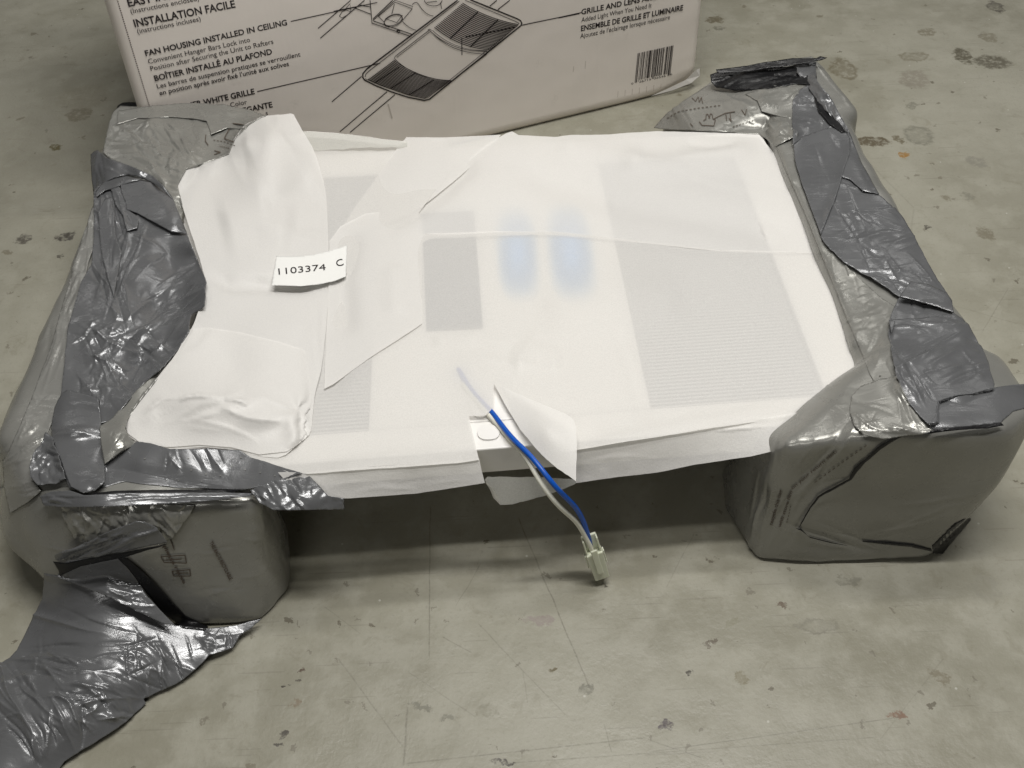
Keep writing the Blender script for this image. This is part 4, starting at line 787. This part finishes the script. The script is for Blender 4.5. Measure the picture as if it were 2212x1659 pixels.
patch("film_fold", q8((985, 540), (1040, 482), (1100, 460), (1165, 438), (1250, 425), (1330, 590), (1400, 690), (1465, 745), (1440, 768), (1300, 780), (1180, 800), (1060, 775), (1000, 720), (975, 640)), [], M_TAUT, RC,
      cl=[(1860, 905, 30, 22, 20, 30, 16, 26, 2.2, .0014), (1920, 930, 60, 8, 10, 8, 8, 50, 2.5, .0022), (1860, 870, 60, 10, 6, 6, 5, 60, 3, .0010), (1960, 880, 16, 40, 60, 8, 5, 60, 4, .0014)], off=.003, step=3., seed=53, rough=.8)
patch("painted_crease_shade", q8((1288, 782), (1240, 806), (1150, 868), (1070, 935), (1012, 1000), (985, 1040), (900, 1085), (795, 1145), (742, 1208), (690, 1300), (674, 1328), (684, 1300), (734, 1206), (786, 1138), (870, 1088), (970, 1036), (1000, 975), (1060, 926), (1140, 850), (1236, 790)), [], M_BLACK, RC, off=.003, step=2.6, seed=54, rough=1., cl=[(1800, 1040, 90, 90, -42, 12, 20, 26, 2.5, .0014)])  # narrow black strip painting in the dark of a film crease
patch("painted_crease_shade", q8((655, 1330), (690, 1345), (740, 1385), (860, 1415), (960, 1432), (850, 1408), (730, 1378), (685, 1332)), [], M_BLACK, RC, off=.002, step=2.4, seed=55, rough=.4)  # crease shade on the foot, laid on as a black strip
patch("painted_crease_shade", q8((1050, 1402), (1200, 1412), (1350, 1425), (1460, 1452), (1465, 1466), (1340, 1440), (1180, 1424), (1050, 1408)), [], M_BLACK, RC, off=.002, step=2.4, seed=56, rough=.4)  # black strip for the shade in the lower crease
patch("film_tail", q8((1690, 1268), (1650, 1275), (1600, 1300), (1560, 1335), (1500, 1390), (1465, 1432), (1468, 1478), (1530, 1482), (1570, 1420), (1640, 1340), (1694, 1280)), [(2096, 1120, .012), (2063, 1131, .03), (2045, 1146, .03), (2014, 1178, .022), (2016, 1196, .004), (2038, 1196, .003), (2070, 1160, .012)], M_BLACK, RC, cl=[(2040, 1165, 20, 20, -40, 10, 8, 40, 2.5, .002)], drape=False, step=3., seed=57, rough=1.5, thick=.0006)
# right back seal: two stacked lips of black film
patch("seal_strip", q7((410, 130), (440, 118), (620, 108), (800, 88), (985, 62), (988, 150), (960, 185), (880, 180), (700, 205), (540, 215), (440, 200), (412, 170)), [(1536, 163, .148), (1620, 152, .155), (1760, 137, .165), (1760, 168, .166), (1700, 182, .158), (1620, 190, .15), (1545, 186, .14)], M_BLACK, RC, cl=[(1640, 170, 90, 14, -9, 6, 14, 70, 3, .0024), (1740, 165, 24, 16, 30, 14, 8, 24, 2.4, .002)], drape=False, step=3., seed=58, rough=1.2, thick=.0006)
patch("seal_strip", q7((440, 100), (560, 88), (700, 62), (860, 40), (990, 40), (1010, 28), (1046, 36), (1020, 48), (900, 72), (780, 92), (640, 108), (500, 122), (450, 122)), [(1546, 151, .156), (1650, 135, .166), (1725, 126, .172), (1786, 123, .178), (1740, 138, .170), (1620, 154, .158), (1550, 158, .154)], M_BLACK, RC, drape=False, step=3., seed=59, rough=1., thick=.0006, cl=[(1660, 140, 80, 6, -9, 3, 5, 90, 3, .0014)])
patch("film_fold", q7((600, 235), (660, 215), (760, 200), (860, 190), (960, 182), (905, 250), (862, 290), (855, 370), (760, 350), (690, 330), (665, 270)), [], M_TAUT, RC, cl=[(1680, 200, 40, 16, -22, 12, 12, 30, 2.4, .0014), (1650, 230, 16, 30, -60, 10, 8, 30, 2.4, .0014)], off=.003, step=3., seed=60, rough=.8)

# left spine
L2 = [(202, 418), (205, 408), (212, 402), (230, 396), (258, 389), (300, 388), (331, 391), (351, 405), (366, 424), (380, 444), (413, 528), (446, 610), (444, 636), (441, 662), (413, 682), (407, 715), (378, 769), (345, 800), (312, 828), (278, 866), (243, 908), (219, 915), (222, 960), (226, 1001), (226, 1043), (200, 1060), (180, 1064), (149, 1053), (130, 1000), (115, 953), (111, 918), (132, 852), (139, 783), (146, 713), (160, 660), (175, 610), (198, 567), (203, 500)]
patch("film_fold", L2, [(378, 480, .160), (413, 530, .162), (446, 610, .166), (441, 662, .164), (407, 715, .160), (345, 800, .156), (278, 866, .152), (243, 908, .146)], M_LOOSE, LC,
      cl=[(290, 480, 60, 50, 30, 10, 8, 80, 4, .0026), (240, 470, 20, 50, 78, 8, 8, 60, 3, .0026), (300, 560, 60, 60, 120, 14, 10, 80, 5, .0024), (240, 620, 40, 60, 70, 16, 12, 60, 3.5, .0026), (380, 640, 50, 40, -40, 12, 10, 50, 4, .0028), (220, 710, 50, 26, -6, 14, 22, 46, 3, .0026), (300, 720, 70, 50, -42, 12, 18, 90, 4.5, .0032), (330, 760, 40, 40, 20, 20, 12, 40, 3.5, .0028),
          (230, 790, 40, 60, 60, 40, 26, 36, 3, .0026), (200, 850, 30, 30, 30, 40, 18, 26, 2.6, .0024), (170, 930, 40, 14, 5, 8, 8, 50, 5, .0030), (190, 1010, 40, 30, -20, 20, 10, 40, 3, .0018)],
      fac=[(60, .0020, 280, 760, 130, 120), (24, .0020, 220, 840, 50, 50)], off=.009, step=2.5, seed=71, rough=1., add=True)
patch("film_fold", [(260, 391), (300, 389), (345, 396), (372, 425), (384, 455), (402, 505), (398, 505), (370, 500), (330, 478), (300, 462), (273, 452), (272, 440), (262, 415)], [], M_LOOSE, LC, off=.006, step=3., seed=72, rough=.7, cl=[(370, 495, 30, 6, 25, 5, 3, 30, 3, .0015)])
patch("film_fold", [(196, 333), (205, 326), (212, 325), (222, 334), (232, 342), (255, 349), (290, 362), (330, 380), (350, 398), (362, 415), (372, 430), (350, 408), (330, 395), (305, 384), (275, 376), (245, 384), (222, 396), (208, 408), (201, 420), (199, 395), (196, 360)], [(197, 340, .150), (201, 415, .140), (350, 398, .172), (300, 370, .174), (250, 350, .170), (215, 330, .160)], M_LOOSE, LC, off=.011, step=3., seed=73, rough=1., thick=.0006, cl=[(220, 360, 14, 30, 80, 14, 6, 40, 3, .0028), (290, 375, 50, 10, 20, 5, 5, 50, 3, .0022)])
patch("film_fold", [(205, 415), (222, 394), (250, 381), (276, 377), (310, 387), (300, 393), (262, 400), (225, 412), (207, 425)], [], M_LOOSE, LC, off=.006, step=3., seed=74, rough=.5, cl=[(260, 390, 40, 8, -10, 5, 4, 40, 3, .0016)])
patch("painted_fold_shadow", [(200, 410), (214, 370), (228, 342), (240, 350), (226, 366), (216, 385), (205, 404)], [], M_BLACK, LC, off=.006, step=3., seed=75, rough=.5)  # shade beside the corner fold, put in as black film
patch("film_fold", [(238, 405), (258, 402), (268, 425), (276, 452), (300, 470), (296, 492), (275, 500), (268, 470), (248, 440)], [], M_LOOSE, LC, off=.005, step=3., seed=76, rough=.8, cl=[(262, 450, 10, 30, 70, 8, 6, 40, 2.6, .0018), (270, 480, 12, 12, 30, 40, 8, 14, 2.2, .0018)])
patch("film_fold", [(212, 460), (225, 430), (240, 425), (246, 470), (250, 510), (262, 545), (255, 590), (246, 640), (232, 600), (222, 560), (216, 520)], [], M_LOOSE, LC, off=.005, step=3., seed=77, rough=.8, cl=[(236, 520, 10, 60, 88, 6, 6, 60, 3, .0018)])
patch("film_fold", [(111, 918), (118, 880), (132, 850), (145, 842), (180, 850), (212, 860), (219, 915), (222, 960), (226, 1001), (226, 1040), (205, 1060), (180, 1066), (152, 1050), (135, 1005), (115, 953)], [], M_LOOSE, LC, off=.006, step=3., seed=78, rough=.6, cl=[(165, 935, 50, 8, 6, 4, 5, 50, 6, .0030), (190, 1030, 30, 10, -12, 6, 5, 30, 3, .0020), (180, 885, 40, 10, 4, 8, 3, 40, 6, .0016)])
patch("film_fold", [(91, 953), (100, 935), (115, 945), (128, 985), (142, 1035), (120, 1045), (82, 1048), (66, 1030), (64, 1010), (72, 980)], [], M_LOOSE, LC, off=.010, step=2.6, seed=79, rough=1., cl=[(104, 1000, 24, 24, -40, 25, 12, 26, 2.6, .0026)], fac=[(18, .0024)])
patch("film_fold", q5((650, 828), (720, 790), (840, 700), (850, 690), (940, 705), (1060, 740), (1180, 738), (1300, 735), (1490, 745), (1560, 790), (1720, 840), (1880, 890), (1760, 930), (1560, 985), (1500, 992), (1300, 985), (1100, 978), (940, 960), (780, 942), (700, 960), (560, 1008), (640, 950)), [(295, 953, .150), (368, 970, .150), (451, 969, .148), (542, 988, .143), (653, 1022, .142), (540, 1056, .134), (382, 1051, .134), (271, 1041, .135), (228, 1040, .138), (400, 1010, .144), (300, 1000, .147)], M_LOOSE, LC,
      cl=[(420, 990, 60, 16, 70, 20, 8, 26, 3.5, .0020), (380, 990, 20, 16, 110, 20, 4, 20, 3, .0016), (340, 1045, 100, 4, 3, 2, 4, 100, 4, .0014)], off=.006, drape=False, step=3., seed=80, rough=.8, thick=.0006, add=True)
for hx, hy in ((900, 800), (1170, 795), (1190, 870), (1260, 820), (1280, 895), (1345, 828), (1370, 905), (1440, 845), (1525, 868), (1500, 792), (1710, 905), (1620, 885), (1110, 935), (1255, 940)):
    q = np.array(q5((hx, hy))[0]); surf_poly(np.array([q+[-1.6, -.6], q+[1.7, -1.2], q+[1.4, .7], q+[-1.2, 1.]]), [(0, 1, 2, 3)], M_TAUT, LC, "pin_hole", .0012)
patch("film_fold", [(648, 1024), (656, 1021), (665, 1026), (690, 1050), (708, 1071), (725, 1074), (743, 1076), (744, 1100), (700, 1101), (656, 1102), (590, 1103), (560, 1085), (540, 1058), (580, 1044), (620, 1032)], [('y', 655, 1024, .604), ('y', 743, 1078, .585), ('y', 743, 1099, .583), ('y', 590, 1102, .572), ('y', 540, 1060, .590), ('y', 660, 1070, .580)], M_LOOSE, LC,
      cl=[(600, 1060, 40, 14, 35, 16, 8, 36, 3.5, .0030), (640, 1090, 20, 8, 40, 10, 3, 30, 4, .003)], fac=[(30, .0020)], drape=False, step=3., seed=81, rough=.8, thick=.0006)
patch("film_lip", [(86, 1072), (110, 1062), (150, 1060), (182, 1070), (250, 1066), (330, 1064), (420, 1064), (486, 1064), (560, 1066), (520, 1076), (430, 1084), (330, 1090), (240, 1094), (140, 1096), (95, 1092)], [], M_LOOSE, LC, off=.012, step=2.8, seed=82, rough=.7, thick=.0006, cl=[(300, 1071, 150, 2, -1, 1, 4, 160, 3, .0030), (120, 1080, 30, 8, 5, 10, 8, 30, 2.6, .0020)])
patch("painted_fold_shadow", [(190, 1066), (250, 1060), (330, 1058), (420, 1057), (520, 1057), (500, 1064), (420, 1068), (330, 1069), (240, 1071)], [], M_BLACK, LC, off=.011, step=2.8, seed=83, rough=.4)  # black strip in place of the shade under the front band
patch("film_fold", [(132, 1094), (240, 1092), (330, 1088), (420, 1090), (410, 1112), (392, 1135), (372, 1160), (355, 1170), (330, 1140), (295, 1128), (240, 1170), (200, 1180), (160, 1160), (140, 1125)], [], M_TAUT, LC, off=.004, step=2.8, seed=84, rough=1., cl=[(230, 1125, 70, 25, 65, 24, 18, 34, 3, .0030), (340, 1120, 30, 25, 40, 20, 10, 30, 3, .0030)], fac=[(24, .0022)])
patch("film_lip", q5((340, 1400), (380, 1375), (470, 1350), (560, 1310), (700, 1245), (850, 1188), (900, 1195), (980, 1232), (1040, 1322), (900, 1345), (760, 1378), (560, 1410), (400, 1442), (345, 1430)), [], M_LOOSE, LC, off=.016, step=2.8, seed=85, rough=1., thick=.0006, cl=[(230, 1180, 90, 24, -20, 6, 16, 80, 2.8, .0032)])
patch("painted_fold_shadow", q5((330, 1440), (400, 1450), (560, 1420), (760, 1386), (1040, 1330), (1000, 1345), (780, 1412), (740, 1420), (500, 1470), (370, 1530), (360, 1490)), [], M_BLACK, LC, off=.004, step=2.8, seed=86, rough=.8)  # shade beneath the film lip, painted as a black sheet
# trailing bag on the floor
tail = [(97, 1238), (125, 1245), (185, 1262), (260, 1290), (330, 1330), (378, 1350), (442, 1358), (510, 1350), (566, 1336), (545, 1355), (520, 1372), (503, 1399), (480, 1408), (451, 1416), (440, 1430), (397, 1468), (350, 1492), (310, 1510), (316, 1520), (270, 1560), (216, 1598), (180, 1620), (139, 1645), (120, 1672), (40, 1700), (-30, 1700), (-30, 1470), (0, 1430), (20, 1420), (35, 1403), (65, 1348), (93, 1294)]
tctl = [(97, 1240, .055), (125, 1250, .06), (93, 1294, .03), (35, 1403, .012), (-20, 1450, .012), (200, 1290, .05), (260, 1300, .045), (378, 1352, .022), (442, 1360, .016), (564, 1338, .010), (503, 1397, .006), (451, 1414, .010), (397, 1466, .006), (310, 1508, .006), (216, 1596, .006), (139, 1643, .006), (0, 1690, .012), (100, 1560, .030), (60, 1480, .024), (200, 1500, .030), (300, 1440, .026), (200, 1400, .034), (350, 1420, .020), (130, 1350, .030)]
patch("trailing_bag", tail, tctl, M_TAIL, LC, drape=False, step=2.7, seed=87, rough=.9, thick=.0006, und=(.0016, .012),
      cl=[(60, 1540, 50, 70, 52, 10, 12, 90, 5, .0040), (130, 1580, 60, 40, 70, 14, 10, 60, 5, .0036), (200, 1470, 110, 60, 14, 16, 34, 50, 3.6, .0030), (120, 1440, 80, 20, 4, 6, 10, 70, 3.6, .0030), (340, 1440, 70, 50, 60, 22, 22, 46, 3.4, .0030), (220, 1390, 120, 14, -6, 6, 8, 80, 4, .0026), (30, 1500, 30, 90, -14, 10, 14, 30, 3.4, .0022), (220, 1530, 70, 30, 20, 22, 18, 34, 3.4, .0028), (480, 1385, 50, 20, 40, 40, 12, 30, 3, .0024), (250, 1345, 120, 10, 14, 4, 6, 100, 3.6, .0020), (70, 1380, 6, 100, 106, 2, 2, 120, 2.4, -.0014)],
      fac=[(40, .0016, 200, 1500, 120, 80), (22, .0016, 480, 1385, 60, 40)], add=True)
patch("bag_fold", [(122, 1246), (132, 1226), (145, 1212), (190, 1207), (258, 1205), (290, 1245), (320, 1290), (350, 1322), (378, 1350), (355, 1348), (300, 1322), (240, 1292), (180, 1268)], [(122, 1246, .066), (145, 1212, .068), (258, 1206, .066), (320, 1290, .052), (376, 1348, .032), (280, 1312, .050), (180, 1268, .060), (230, 1250, .070)], M_TAIL, LC, drape=False, step=3., seed=88, rough=.6, thick=.0006, cl=[(300, 1290, 40, 30, 18, 14, 14, 40, 3, .0024), (220, 1250, 60, 30, 12, 12, 6, 60, 3.6, .0012)])
patch("painted_fold_shadow", [(250, 1202), (275, 1206), (310, 1235), (350, 1275), (400, 1330), (450, 1354), (440, 1362), (395, 1356), (350, 1322), (310, 1272), (280, 1232)], [], M_BLACK, LC, off=.003, step=3., seed=89, rough=.8)  # painted shade along the bag fold, a black strip
# seal at the back left corner
patch("seal_strip", q4((768, 28), (800, 8), (840, 2), (930, 8), (1058, 14), (1000, 28), (900, 36), (820, 52), (785, 62), (760, 110), (742, 150), (748, 90)), [], M_BLACK, LC, off=.004, step=2.6, seed=90, rough=.6)
patch("film_fold", q4((770, 60), (900, 38), (1060, 20), (1200, 8), (1350, 12), (1500, 30), (1640, 60), (1745, 92), (1700, 110), (1640, 140), (1590, 180), (1480, 172), (1380, 215), (1350, 130), (1250, 110), (1100, 100), (900, 110), (760, 150)), [], M_TAUT, LC, cl=[(480, 240, 60, 12, 14, 12, 22, 34, 2.4, .0018), (400, 235, 60, 12, 6, 8, 8, 60, 3, .0012), (440, 250, 12, 20, 70, 8, 3, 30, 3, .002)], off=.003, step=3., seed=91, rough=.8)

# prints on the films
surf_text("on your return visit:", (1712, 1058), (1808, 977), 7.5, M_INKB, RC, lift=.0016, bold=.012)
surf_text("recycle this bag", (1668, 1135), (1690, 1060), 8, M_INKB, RC, lift=.0016, bold=.02); surf_text("with store film", (1686, 1140), (1712, 1062), 7, M_INKB, RC, lift=.0016, bold=.02)
surf_text("THIS BAG IS RECYCLABLE", (452, 1172), (496, 1254), 8, M_INKB, LC, lift=.0016, bold=.03); surf_text("please reuse", (352, 1180), (396, 1262), 7, M_INKB, LC, lift=.0016, bold=.03)
def dash(pts, n, w, par):
    pts = np.array(pts, float); sl = np.concatenate([[0], np.cumsum(np.linalg.norm(np.diff(pts, axis=0), axis=1))]); Q, F = [], []
    for i in range(n):
        a, b = sl[-1]*(i+.2)/n, sl[-1]*(i+.75)/n
        A = np.array([np.interp(a, sl, pts[:, k]) for k in (0, 1)]); B = np.array([np.interp(b, sl, pts[:, k]) for k in (0, 1)]); d = (B-A)/np.linalg.norm(B-A); nn = np.array([-d[1], d[0]])*w/2
        F.append(tuple(range(len(Q), len(Q)+4))); Q += [A+nn, B+nn, B-nn, A-nn]
    surf_poly(np.array(Q), F, M_INKB, par, "printed_dashes", .0016)
def strokes(lst, w, par, name="printed_mark"):
    Q, F = [], []
    for pts in lst:
        pts = np.array(pts, float)
        for A, B in zip(pts[:-1], pts[1:]):
            d = (B-A)/max(1e-6, np.linalg.norm(B-A)); nn = np.array([-d[1], d[0]])*w/2; F.append(tuple(range(len(Q), len(Q)+4))); Q += [A+nn, B+nn, B-nn, A-nn]
    surf_poly(np.array(Q), F, M_INKB, par, name, .0016)
dash(q7((170, 370), (240, 330), (340, 312), (470, 296)), 14, 1.5, RC); dash(q7((530, 415), (650, 375)), 7, 1.5, RC)
strokes([q7((350, 385), (365, 405), (430, 408), (438, 375), (425, 370), (420, 345), (410, 342), (405, 368), (398, 345), (388, 345), (386, 372), (372, 380)), q7((430, 370), (490, 340), (545, 330)), q7((495, 345), (500, 380)), q7((518, 340), (524, 385), (512, 365)), q7((580, 320), (600, 350), (608, 315)), q7((300, 395), (315, 412)), q7((310, 255), (330, 275), (345, 250), (350, 280), (362, 252), (368, 285))], 1.6, RC)
strokes([q4((1500, 175), (1480, 210), (1465, 240), (1530, 265)), q4((1345, 215), (1340, 255), (1360, 285)), q4((1400, 320), (1440, 330), (1400, 345)), q4((1450, 100), (1520, 95)), q4((1460, 115), (1550, 118)), q4((1500, 140), (1600, 150))], 1.8, LC)
dash(q4((1390, 250), (1470, 262), (1540, 290)), 7, 1.4, LC); dash(q4((1430, 290), (1500, 305)), 5, 1.4, LC)
dash(q8((760, 1060), (900, 960), (1080, 830)), 12, 1.8, RC); dash(q8((600, 1300), (625, 1190)), 6, 1.6, RC)
strokes([q5((1000, 1410), (1150, 1400), (1160, 1450), (1020, 1445), (1000, 1410)), q5((1070, 1500), (1180, 1490), (1185, 1530), (1080, 1530), (1070, 1500)), q5((1030, 1430), (1130, 1425)), q5((1090, 1512), (1170, 1510)), q5((1060, 1300), (1085, 1370))], 2.2, LC)
